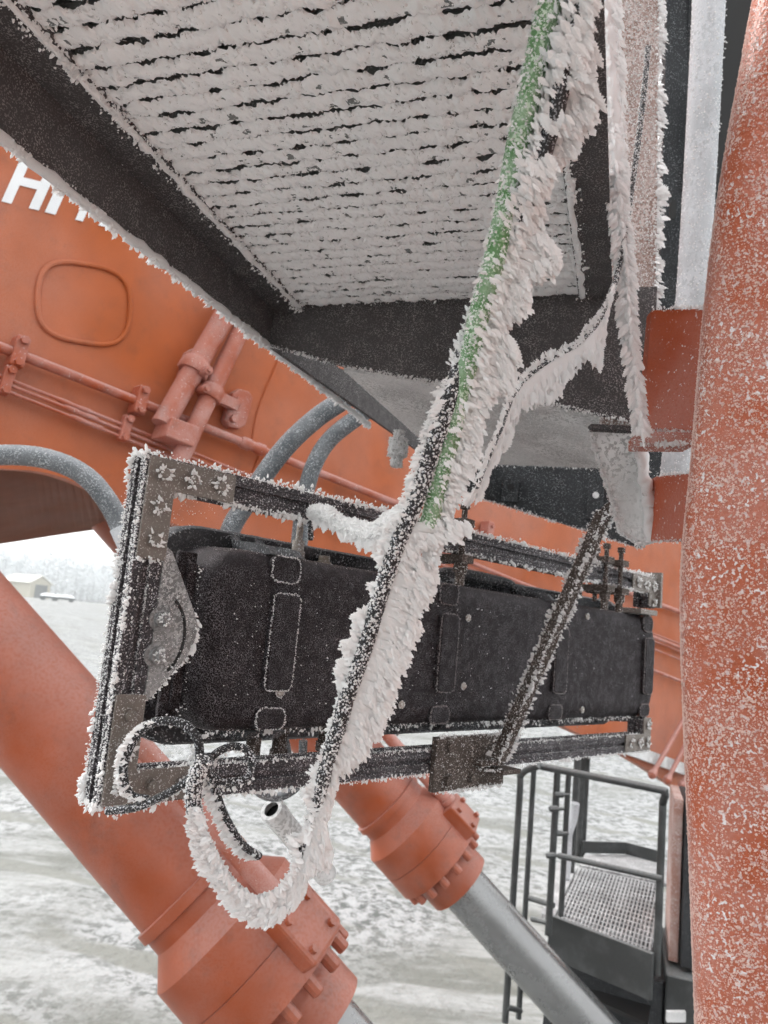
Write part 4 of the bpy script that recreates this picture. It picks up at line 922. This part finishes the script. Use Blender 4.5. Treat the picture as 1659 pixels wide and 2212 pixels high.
# ================================================================== BLACK CASE
def rrect(s0, s1, t0, t1, r, k=6):
    out = []
    for cx_, cy_, a0 in ((s1 - r, t1 - r, 0), (s0 + r, t1 - r, 90), (s0 + r, t0 + r, 180), (s1 - r, t0 + r, 270)):
        for i in range(k + 1): a = math.radians(a0 + 90 * i / k); out.append((cx_ + r * math.cos(a), cy_ + r * math.sin(a)))
    return out
def case():
    S0, S1, T0, T1 = .122, 1.492, .076, .334
    t = thing('equipment_case', fr(.75, T0, -.1), 'long black ribbed plastic equipment case with latches, speckled with frost', 'case')
    def loops(spec, k=7):
        m = MB(); n = None
        for (ins, nn, r) in spec:
            pts = rrect(S0 + ins, S1 - ins, T0 + ins, T1 - ins, max(r - ins * .6, .004), k); m.v += [fr(a, b, nn) for a, b in pts]; n = len(pts)
        for i in range(len(spec) - 1): m.f += [(i * n + j, i * n + (j + 1) % n, (i + 1) * n + (j + 1) % n, (i + 1) * n + j) for j in range(n)]
        m.f.append(tuple(range(n))); m.f.append(tuple((len(spec) - 1) * n + j for j in range(n))[::-1]); return m
    body = loops([(.040, -.012, .06), (.026, -.0132, .06), (.015, -.0175, .06), (.0065, -.025, .06), (.002, -.036, .06), (0, -.05, .06), (-.004, -.14, .06)]); bo = body.build('shell', 'case_plastic', t, smooth=True, auto=60)
    rim = loops([(-.004, -.135, .05), (-.029, -.128, .06), (-.033, -.132, .06), (-.033, -.178, .06), (-.029, -.182, .06), (-.010, -.183, .05)]); rim.build('lid_rim', 'case_rim', t, smooth=True, auto=50)
    lid = loops([(-.004, -.183, .05), (-.004, -.26, .05), (.004, -.275, .05), (.03, -.282, .05)]); lid.build('lid', 'case_plastic', t, smooth=True, auto=60)
    rm = Rime(); rf = Rime(); ro = Rime()
    rf.grains_on(body, 110000, (.0006, .0016), weight=lambda p, nn: np.clip(1.1 - 1.0 * ((p - FO) @ E1), .10, 1) * np.where(nn @ EN > .9, .55, 1))
    rm.grains_on(body, 4200, (.0012, .0036), weight=lambda p, nn: np.clip(1.15 - 1.1 * ((p - FO) @ E1), .05, 1))
    rf.grains_on(rim, 42000, (.0009, .0028)); 
    rm.grains_on(rim, 16000, (.001, .004), weight=lambda p, nn: np.where((nn[:, 2] > .3) | (nn @ -E1 > .3), 1., .2))
    FN = -.012
    def ridge(s0, s1, t0, t1, r, name, ht=.011, fr_len=(.0010, .0030), dens=1500):
        pts = rrect(s0, s1, t0, t1, r, 5); n = len(pts); inn = rrect(s0 + .003, s1 - .003, t0 + .003, t1 - .003, r * .8, 5)
        m = MB(); m.v += [fr(a, b, FN - .004) for a, b in pts] + [fr(a, b, FN + ht * .6) for a, b in pts] + [fr(a, b, FN + ht) for a, b in inn]
        for i in range(2): m.f += [(i * n + j, i * n + (j + 1) % n, (i + 1) * n + (j + 1) % n, (i + 1) * n + j) for j in range(n)]
        m.f.append(tuple(2 * n + j for j in range(n))); o = m.build(name, 'case_plastic', t, smooth=True, auto=30)
        lp = np.array([fr(a, b, FN + ht * .8) for a, b in pts] + [fr(*pts[0], FN + ht * .8)]); (ro if s0 < .4 else rf).edge(lp, EN, dens * (.75 if s0 < .4 else .8), fr_len, wd=(.0010, .0024), jit=.0008); return o
    for k, s in enumerate((.226, .603, .985, 1.402)):
        ridge(s, s + .050, .137, .276, .010, 'rib')
        ridge(s - .006, s + .046, T1 - .042, T1 - .004, .012, 'latch_pad', .006, (.001, .004) if k == 0 else (.0008, .003)); ridge(s - .004, s + .048, T0 + .006, T0 + .036, .012, 'foot_pad', .005)
    # latches bridging shell and rim, top and bottom
    for k, s in enumerate((.222, .600, .982, 1.402)):
        for top in (1, 0):
            tt = T1 if top else T0; sg = 1 if top else -1
            prof = [(-.016, -.002), (-.030, .010), (-.060, .014), (-.120, .020), (-.135, .034), (-.185, .034), (-.185, .024), (-.125, .022), (-.118, .008), (-.030, -.003)]
            for e in ((0, .012), (.044, .056)) if k else ((0, .016), (.046, .062)):
                m = MB().prism([fr(s + e[0], tt + sg * z_, n_) for n_, z_ in prof], E1 * (e[1] - e[0]))
                m.build('latch', 'case_rim', t); rf.grains_on(m, 30000, (.0009, .0025))
            MB().box(fr(s + .03, tt + sg * .022, -.155), (E1, Z, EN), (.05, .014, .03)).build('latch_tab', 'case_rim', t, bevel=.002)
    # carry handle on the top, connectors
    hp = smooth_path([fr(.70, T1 + .018, -.10), fr(.72, T1 + .026, -.10), fr(.80, T1 + .03, -.10), fr(.93, T1 + .026, -.10), fr(.96, T1 + .012, -.10)], 6); hm = MB().tube(hp, .011, 10); hm.build('carry_handle', 'case_rim', t, smooth=True); rf.grains_on(hm, 40000, (.001, .0035))
    hp = smooth_path([fr(S1 - .01, .265, -.07), fr(S1 + .03, .255, -.07), fr(S1 + .055, .205, -.07), fr(S1 + .034, .150, -.07), fr(S1 - .01, .135, -.07)], 8); MB().tube(hp, .0095, 10).build('end_handle', 'case_rim', t, smooth=True)
    MB().tube([fr(S1 - .005, .24, -.07), fr(S1 - .005, .15, -.07)], .02, 10).build('handle_mount', 'case_rim', t, smooth=True)
    for s in (.345, .405):
        m = MB(); hh = .040 if s < .36 else .022
        m.rev(fr(s, T1 - .004, -.11), Z, [(0, .0125), (hh * .55, .0125), (hh * .55, .010), (hh, .010)] + ([(hh, .006), (hh + .035, .005)] if s < .36 else []), 16); m.build('cable_gland', 'brass', t, smooth=True); rf.grains_on(m, 60000, (.0008, .0025))
    for s, hh in ((.285, .075), (.335, .062), (.43, .05)):
        m = MB().rev(fr(s, T0 + .004, -.09), -Z, [(0, .015), (.018, .015), (.018, .0115), (hh * .7, .0115), (hh * .7, .014), (hh, .014), (hh, .008), (hh + .03, .007)], 14); m.build('cable_gland', 'rusty', t, smooth=True); ro.grains_on(m, 70000, (.0008, .003))
    # left end ribs of the shell
    for n_ in (-.055, -.100): MB().box(fr(S0 - .006, (T0 + T1) / 2, n_), (E1, Z, EN), (.016, .20, .012)).build('end_rib', 'case_plastic', t, bevel=.003)
    MB().box(fr(S0 - .012, (T0 + T1) / 2 + .002, -.06), (E1, Z, EN), (.030, .225, .008)).build('end_flange', 'case_plastic', t, bevel=.002)
    # screws with frost rings
    for (u, v) in ((625, 1303), (604, 1494), (1010, 1335), (1000, 1482), (866, 1522), (1268, 1332), (1257, 1533), (1140, 1600), (1200, 1455), (1222, 1360)):
        c = on(u, v, EN, FO @ EN + FN); s_ = (c - FO) @ E1; tt = (c - FO) @ Z
        if not (T0 + .012 < tt < T1 - .01): continue
        MB().rev(c, EN, [(-.002, .0065), (.0025, .0065), (.0035, .0045)], 12).build('screw', 'brass', t)
        rr = .008 if s_ < .3 else .0065; n = 46 if s_ < .3 else 26; a_ = rng.random(n) * 6.283
        ro.inst('grain', c + E1 * (np.cos(a_) * rr)[:, None] + Z * (np.sin(a_) * rr)[:, None] + EN * .002, EN + rng.normal(size=(n, 3)) * .4, np.stack([rng.uniform(.0015, .0034, n)] * 3, 1))
    # ragged frost along the lower front edge
    rm.edge(np.array(resample([fr(S0 + .03, T0, -.03), fr(S1 - .03, T0, -.03)], 90)), -Z + EN * .2, 620, (.002, .009), jit=.003); rm.edge(np.array(resample([fr(S0, T0 + .02, -.04), fr(S0, T1 - .03, -.04)], 50)), -E1, 500, (.002, .006), jit=.003)
    rf.edge(np.array(resample([fr(S0 + .03, T0 - .027, -.137), fr(S1 - .03, T0 - .027, -.137)], 90)), -Z + EN * .2, 520, (.003, .010), jit=.003)
    rm.build('rime', t); rf.build('rime', t, 'rime_dim'); ro.build('rime', t, 'rime_fine')
case()

# ================================================================== BRACE ROD in front of the case
def brace():
    pts = [P(1088, 1652, 1.40), P(1076, 1640, 1.395), P(1196, 1365, 1.37), P(1300, 1120, 1.345), P(1318, 1098, 1.34), P(1336, 1098, 1.335), P(1372, 1106, 1.33)]
    t = thing('brace_rod', pts[1], 'slanting frosted square brace crossing the front of the black case', 'brace')
    d = nrm(pts[3] - pts[1]); s = nrm(np.cross(d, FW)); s = s if s @ RT > 0 else -s; q = np.cross(d, s); q = q if q @ FW > 0 else -q
    ax = nrm(s + q * .75); ay = nrm(np.cross(d, ax)); w_ = .0215; prof = [ax * x * w_ / 2 + ay * y * w_ / 2 for x, y in ((-1, -1), (1, -1), (1, 1), (-1, 1))]
    a, b = pts[1], pts[3] + d * .012
    m = MB().prism([a + p for p in prof], b - a); m.build('rod', 'rusty', t, bevel=.0025)
    e = MB().tube(smooth_path(pts[3:], 6), .011, 8); e.build('bent_end', 'rusty', t, smooth=True)
    fo = MB().box(P(1050, 1645, 1.41), (E1, Z, EN), (.075, .010, .035)); fo.build('foot', 'rusty', t, bevel=.002)
    rm = Rime()
    for p, o in zip(prof, (-ax - ay, ax - ay, ax + ay, -ax + ay)):
        if (o @ FW) < .6: rm.edge(np.array(resample([a + p, b + p], 60)), o * .8 + RT * .35 - UP * .2, 620, (.003, .010), jit=.002); rm.edge(np.array(resample([a + p, b + p], 60)), o + RT * .5, 130, (.006, .013), jit=.002, kind='feather')
    rm.grains_on(m, 60000, (.001, .004)); rm.grains_on(e, 60000, (.001, .004)); rm.grains_on(fo, 40000, (.001, .004)); rm.edge(np.array(resample([P(1010, 1662, 1.39), P(1085, 1662, 1.39)], 20)), -Z, 900, (.003, .009))
    rm.build('rime', t, 'rime_fine')
brace()

# ================================================================== CABLES AND THEIR RIME
def P2(L_, d): return np.array([P(u, v, (d if not callable(d) else d(v))) for u, v in L_])
dep = lambda v: float(np.interp(v, [-170, 0, 700, 1300, 1700, 2000], [.635, .655, .74, .80, .84, .86]))
def cables():
    # ---- black cable: from the top right, behind the green hose, down into the loop and up to the frame
    bl = [(1292, -165), (1262, -40), (1248, 30), (1224, 130), (1195, 255), (1150, 400), (1110, 500), (1060, 620), (1010, 740), (985, 820), (952, 915), (930, 980), (905, 1060), (880, 1125), (858, 1175), (838, 1235), (814, 1310), (794, 1380), (774, 1440), (750, 1505), (734, 1562), (714, 1622), (698, 1682), (680, 1760), (664, 1824), (642, 1884), (608, 1932), (570, 1954), (530, 1944), (490, 1908), (456, 1858), (431, 1800), (419, 1742), (420, 1700), (430, 1662), (441, 1640)]
    path = smooth_path(P2(bl, lambda v: dep(v) + float(np.interp(v, [-40, 440, 540, 740, 860, 1680, 1800], [-.010, -.010, .014, .014, -.007, -.007, .006]))), 8)
    t = thing('black_cable', path[-1], 'black cable looping down from above to the frame corner, one side bristling with rime', 'cable')
    MB().tube(path, .0088, 14).build('sheath', 'black_rubber', t, smooth=True)
    rm = Rime()
    # right-hand fin, lower stretch and loop
    inn = [(880, 1125), (838, 1235), (794, 1380), (750, 1505), (714, 1622), (680, 1760), (642, 1884), (608, 1932), (570, 1954), (530, 1944), (490, 1908), (456, 1858), (431, 1800), (419, 1742)]
    out = [(984, 1130), (930, 1252), (862, 1402), (815, 1532), (762, 1680), (714, 1815), (662, 1920), (620, 1964), (570, 1987), (512, 1964), (466, 1910), (437, 1858), (419, 1806), (412, 1748)]
    A, B = fin(rm, smooth_path(P2(inn, dep), 6), smooth_path(P2(out, lambda v: dep(v) - .004), 6), .010, 520, 16, seed=11.)
    feathers(rm, A, B, 1500, (.007, .016), down=1.0, tmin=.30, dj=.007, tpow=.8, spread=.14)
    feathers(rm, A, B, 900, (.008, .020), down=.9, tmin=.80, tmax=1.12, dj=.006, spread=.25)
    feathers(rm, A, B, 1700, (.0025, .006), down=.8, tmin=.2, tmax=1.1, dj=.012, spread=.45)
    # left-hand tufts
    outl = [(862, 1100), (816, 1215), (776, 1355), (728, 1480), (690, 1600), (655, 1745), (622, 1862)]; innl = [(884, 1120), (842, 1235), (797, 1380), (752, 1505), (716, 1622), (682, 1760), (644, 1884)]
    A2 = resample(smooth_path(P2(innl, dep), 6), 120); B2 = resample(smooth_path(P2(outl, dep), 6), 120); nzv = fbm(np.stack([np.arange(120) * .24, np.zeros(120), np.zeros(120)], 1), 2)[:, None]; B2 = A2 + (B2 - A2) * np.clip(.15 + 3.2 * (nzv - .25), .25, 1.9)
    feathers(rm, A2, B2, 1250, (.006, .017), down=.35, tmin=.45, dj=.008, spread=.5); feathers(rm, A2, B2, 240, (.004, .008), down=.6, tmin=-.3, tmax=.4, dj=.012, spread=.6)
    # upper stretch where the black cable shows beside the green hose
    A3 = resample(smooth_path(P2([(985, 820), (952, 915), (930, 980), (905, 1060), (880, 1125)], dep), 6), 60); B3 = A3 - RT * .016
    feathers(rm, A3, B3, 380, (.004, .010), down=.3, tmin=.2, dj=.012, spread=.6)
    # loop, inner side, and the bare bit going up to the tie
    A4 = resample(smooth_path(P2([(642, 1884), (608, 1932), (570, 1954), (530, 1944), (490, 1908), (456, 1858), (431, 1800), (421, 1745)], dep), 6), 120); c4 = P(560, 1800, .86); B4 = A4 + nrm(c4 - A4) * .007
    feathers(rm, A4, B4, 650, (.006, .014), down=.2, tmin=.0, dj=.014, spread=.6)
    Ab = resample(path[10:70], 120); gate = np.clip((fbm(np.stack([np.arange(120) * .16, np.zeros(120), np.zeros(120)], 1), 2) - .42) * 6, 0, 1)
    for k in range(0, 119, 1):
        if gate[k] > .25: feathers(rm, Ab[k:k + 2] - RT * .013 - FW * .006, Ab[k:k + 2] + RT * .016 - FW * .006, 10, (.008, .018), down=.9, tmin=0, dj=.006, spread=.3)
        else: feathers(rm, Ab[k:k + 2] - RT * .014 - FW * .004, Ab[k:k + 2] - RT * .004 - FW * .004, 3, (.004, .010), down=.9, tmin=0, dj=.006, spread=.4)
    tb = MB().tube(path[-190:], .0092, 10); rm.grains_on(tb, 120000, (.0015, .0045)); tb2 = MB().tube(path[60:-190], .0092, 10); rm.grains_on(tb2, 95000, (.0012, .0042))
    rm.build('rime', t)
    # ---- green hose
    gr = [(1232, -170), (1200, -50), (1190, 0), (1165, 100), (1140, 220), (1115, 330), (1095, 440), (1075, 530), (1058, 600), (1035, 680), (1018, 760), (1000, 830), (984, 900), (964, 980), (944, 1060), (931, 1118), (924, 1140)]
    gp = smooth_path(P2(gr, dep), 8); t2 = thing('green_hose', gp[0], 'bright green hose hanging from the platform, right side feathered with rime', 'hose')
    hm = MB().tube(gp, np.linspace(.0112, .0098, len(gp)), 16); hm.build('hose_body', 'green_hose', t2, smooth=True)
    rg = Rime(); og = [(1325, -170), (1300, -50), (1292, 0), (1288, 100), (1264, 200), (1246, 290), (1216, 370), (1204, 450), (1172, 560), (1152, 680), (1112, 745), (1088, 820), (1048, 855), (1026, 920), (1012, 985), (988, 1050), (974, 1125), (952, 1190), (928, 1260)]
    A, B = fin(rg, smooth_path(P2(gr[:-1] + [(912, 1180), (890, 1250)], lambda v: dep(v) + .008), 6) + RT * .007, smooth_path(P2(og, lambda v: dep(v) + .004), 6), .009, 460, 16, seed=5.)
    feathers(rg, A, B, 1350, (.008, .019), down=1.1, tmin=.20, dj=.006, tpow=.8, spread=.13); feathers(rg, A, B, 760, (.010, .025), down=.9, tmin=.82, tmax=1.12, dj=.006, spread=.22)
    feathers(rg, A, B, 1600, (.0025, .006), down=.9, tmin=.1, tmax=1.1, dj=.012, spread=.45)
    Bl = resample(gp, 160); feathers(rg, Bl + RT * .006, Bl + RT * .022, 900, (.005, .012), down=.8, tmin=-.3, dj=.014, spread=.4)
    feathers(rg, Bl, Bl - RT * .013, 230, (.003, .007), down=.6, tmin=.45, dj=.010, spread=.6)
    rg.grains_on(hm, 150000, (.0012, .0046), weight=lambda p, nn: np.clip(.25 + 1.6 * (fbm(p * 60, 2) - .3), .2, 1)); rg.build('rime', t2)
    # ---- short branch to the connector on the case
    br = [(884, 1112), (860, 1118), (838, 1132), (812, 1150), (790, 1150), (768, 1140), (745, 1135), (722, 1120), (700, 1108), (684, 1106), (675, 1118), (672, 1140), (671, 1165)]
    bd = [.80, .84, .88, .92, .96, 1.0, 1.03, 1.06, 1.09, 1.11, 1.13, 1.14, 1.15]
    bpth = smooth_path([P(u, v, d) for (u, v), d in zip(br, bd)], 8); t3 = thing('sensor_lead', bpth[-1], 'short lead caked in white rime sagging from cable to case connector', 'lead')
    MB().tube(bpth, .0042, 10).build('sheath', 'black_rubber', t3, smooth=True); rb = Rime(); V, F = lump_tube(resample(bpth[:-18], 110), .0095, .75, 40, 12, 55., 3.); rb.mesh(V, F)
    m = MB(); m.v = list(V); m.f = [tuple(f) for f in F]; rb.grains_on(m, 160000, (.003, .009)); A5 = resample(bpth[:-22], 90); feathers(rb, A5, A5 - Z * (.012 + .014 * fbm(np.stack([np.arange(90) * .2] * 3, 1), 2)[:, None]), 520, (.006, .015), down=.1, tmin=.2, dj=.008, spread=.4)
    feathers(rb, A5, A5 + Z * .012, 240, (.004, .010), down=.1, tmin=.2, dj=.008, spread=.5); tb = MB().tube(bpth[-20:], .0045, 8); rb.grains_on(tb, 90000, (.001, .003)); rb.build('rime', t3)
    # ---- thin cable on the right: down the post, then off to the left in a hanging swag
    th = [(1400, 100), (1392, 190), (1382, 280), (1371, 360), (1360, 440), (1348, 520), (1332, 600), (1312, 655), (1288, 700), (1250, 744), (1200, 772), (1140, 816), (1106, 856), (1078, 930), (1052, 990), (1028, 1052)]
    td = np.interp(np.arange(len(th)), [0, 6, len(th) - 1], [1.16, 1.10, .90]); tp = smooth_path([P(u, v, d) for (u, v), d in zip(th, td)], 8)
    t4 = thing('thin_cable', tp[-1], 'thin dark cable swagging left from the post, rime feathers hanging below it', 'cable')
    MB().tube(tp, .0042, 10).build('sheath', 'black_rubber', t4, smooth=True); rt = Rime(); sel = tp[int(len(tp) * .42):]
    drop = [(1318, 640), (1300, 740), (1284, 800), (1220, 850), (1160, 900), (1112, 920), (1076, 985), (1040, 1060), (1004, 1082)]
    A = resample(sel, 130); B = resample(smooth_path([P(u, v, d) for (u, v), d in zip(drop, np.linspace(1.08, .9, len(drop)))], 6), 130)
    dl = np.linalg.norm(B - A, axis=1, keepdims=True); B = A + (B - A) * np.minimum(1, np.linspace(.044, .030, 130)[:, None] / dl)
    A_, B_ = fin(rt, A + (B - A) * .05, B - (B - A) * .06, .007, 300, 14, seed=8.); feathers(rt, A_, B_, 420, (.009, .020), down=.35, tmin=.4, tmax=1.1, dj=.007, spread=.3); feathers(rt, A_, A_ - (B_ - A_) * .35, 600, (.005, .011), down=.2, tmin=.1, dj=.007, spread=.6)
    tb = MB().tube(tp, .0046, 8); rt.grains_on(tb, 130000, (.0012, .0035)); 
    rt.build('rime', t4)
    # ---- white rimed strand down the front of the post
    ce = [(1288, -320), (1300, -60), (1306, 60), (1312, 160), (1322, 300), (1334, 420), (1344, 520), (1352, 600), (1356, 690), (1366, 780), (1376, 860), (1386, 940)]
    cp = smooth_path(P2(ce, 1.12), 8); t5 = thing('hanging_strand', cp[-1], 'hanging cord fully wrapped in white feathered rime, down the front of the post', 'cord')
    MB().tube(cp, .004, 10).build('cord', 'black_rubber', t5, smooth=True); rs = Rime()
    wl = np.interp(np.arange(len(cp)), [0, len(cp) * .35, len(cp) * .6, len(cp) - 1], [.028, .026, .017, .011]); V, F = lump_tube(cp, wl * .62, .5, 40, 14, 60., 6.); rs.mesh(V, F)
    for sgn in (-1, 1):
        A_ = resample(cp, 160); B_ = A_ + RT * sgn * np.interp(np.linspace(0, 1, 160), [0, .35, .6, 1], [.027, .026, .017, .011])[:, None]; feathers(rs, A_, B_, 1050, (.009, .019), down=1.2, tmin=-.1, dj=.014, spread=.22)
    A_ = resample(cp, 160); feathers(rs, A_ - FW * .010, A_ - FW * .010 - UP * .02, 600, (.008, .016), down=.6, tmin=-.2, dj=.010, spread=.35)
    rs.build('rime', t5)
    # ---- coil of spare cable tied at the frame corner
    c0 = P(352, 1640, .875); ring = []
    for (u, v) in ((432, 1660), (428, 1600), (405, 1570), (372, 1558), (330, 1562), (295, 1590), (270, 1640), (268, 1690), (285, 1720), (320, 1728)): ring.append(P(u, v, .882))
    rp = smooth_path(ring, 8); t6 = thing('cable_coil', rp[0], 'coil of thin black cable tied in loops at the lower corner of the frame', 'cable')
    MB().tube(rp, .0052, 10).build('loop', 'black_rubber', t6, smooth=True)
    l2 = smooth_path([P(u, v, d) for u, v, d in ((440, 1655, .88), (470, 1625, .89), (505, 1612, .90), (535, 1622, .90), (545, 1650, .90), (530, 1682, .89), (480, 1690, .885), (445, 1670, .88))], 8); MB().tube(l2, .0046, 10).build('loop', 'black_rubber', t6, smooth=True)
    l3 = smooth_path([P(u, v, d) for u, v, d in ((440, 1650, .875), (400, 1690, .87), (340, 1725, .875), (290, 1745, .88), (230, 1752, .89))], 8); MB().tube(l3, .0046, 10).build('loop', 'black_rubber', t6, smooth=True)
    l4 = smooth_path([P(u, v, d) for u, v, d in ((436, 1650, .88), (462, 1700, .89), (485, 1760, .90), (520, 1820, .92), (560, 1850, .94))], 8); MB().tube(l4, .0048, 10).build('tail', 'black_rubber', t6, smooth=True)
    tie = MB().box(P(440, 1652, .872), (RT, UP, FW), (.018, .022, .026)); tie.build('tie', 'black_rubber', t6, bevel=.004)
    rc = Rime()
    for pth, dr in ((rp, -RT * .8 - UP * .1), (l2, -UP), (l3, -UP), (l4, -RT * .6 - UP * .5)):
        rc.edge(pth + nrm(dr) * .005, dr, 420, (.003, .010), jit=.0025, spread=.5); m = MB().tube(pth, .0050, 8); rc.grains_on(m, 60000, (.0008, .0026))
    A_ = resample(l4, 60); feathers(rc, A_, A_ - RT * .014 - UP * .006, 330, (.006, .012), down=.3, tmin=.1, dj=.006, spread=.4); A_ = resample(rp[30:], 60); feathers(rc, A_, A_ - RT * .010, 260, (.005, .010), down=.3, tmin=0, dj=.006, spread=.5)
    rc.build('rime', t6)
cables()
def haze():
    m = bpy.data.materials.new('haze'); m.use_nodes = True; N = m.node_tree.nodes; N.clear(); o = N.new('ShaderNodeOutputMaterial'); v = N.new('ShaderNodeVolumePrincipled')
    v.inputs['Color'].default_value = (.93, .95, .96, 1); v.inputs['Density'].default_value = .0017; m.node_tree.links.new(v.outputs[0], o.inputs['Volume']); MATS['haze'] = m
    h = MB().box((0, 12, 8.0), (np.array([1.0, 0, 0]), np.array([0, 1.0, 0]), Z), (1860, 1860, 28.0)).build('haze', 'haze'); h['kind'] = 'stuff'; h['label'] = 'thin pale winter haze over the yard'
haze()
for o in bpy.data.objects:
    if '_o' in o.keys(): del o['_o']
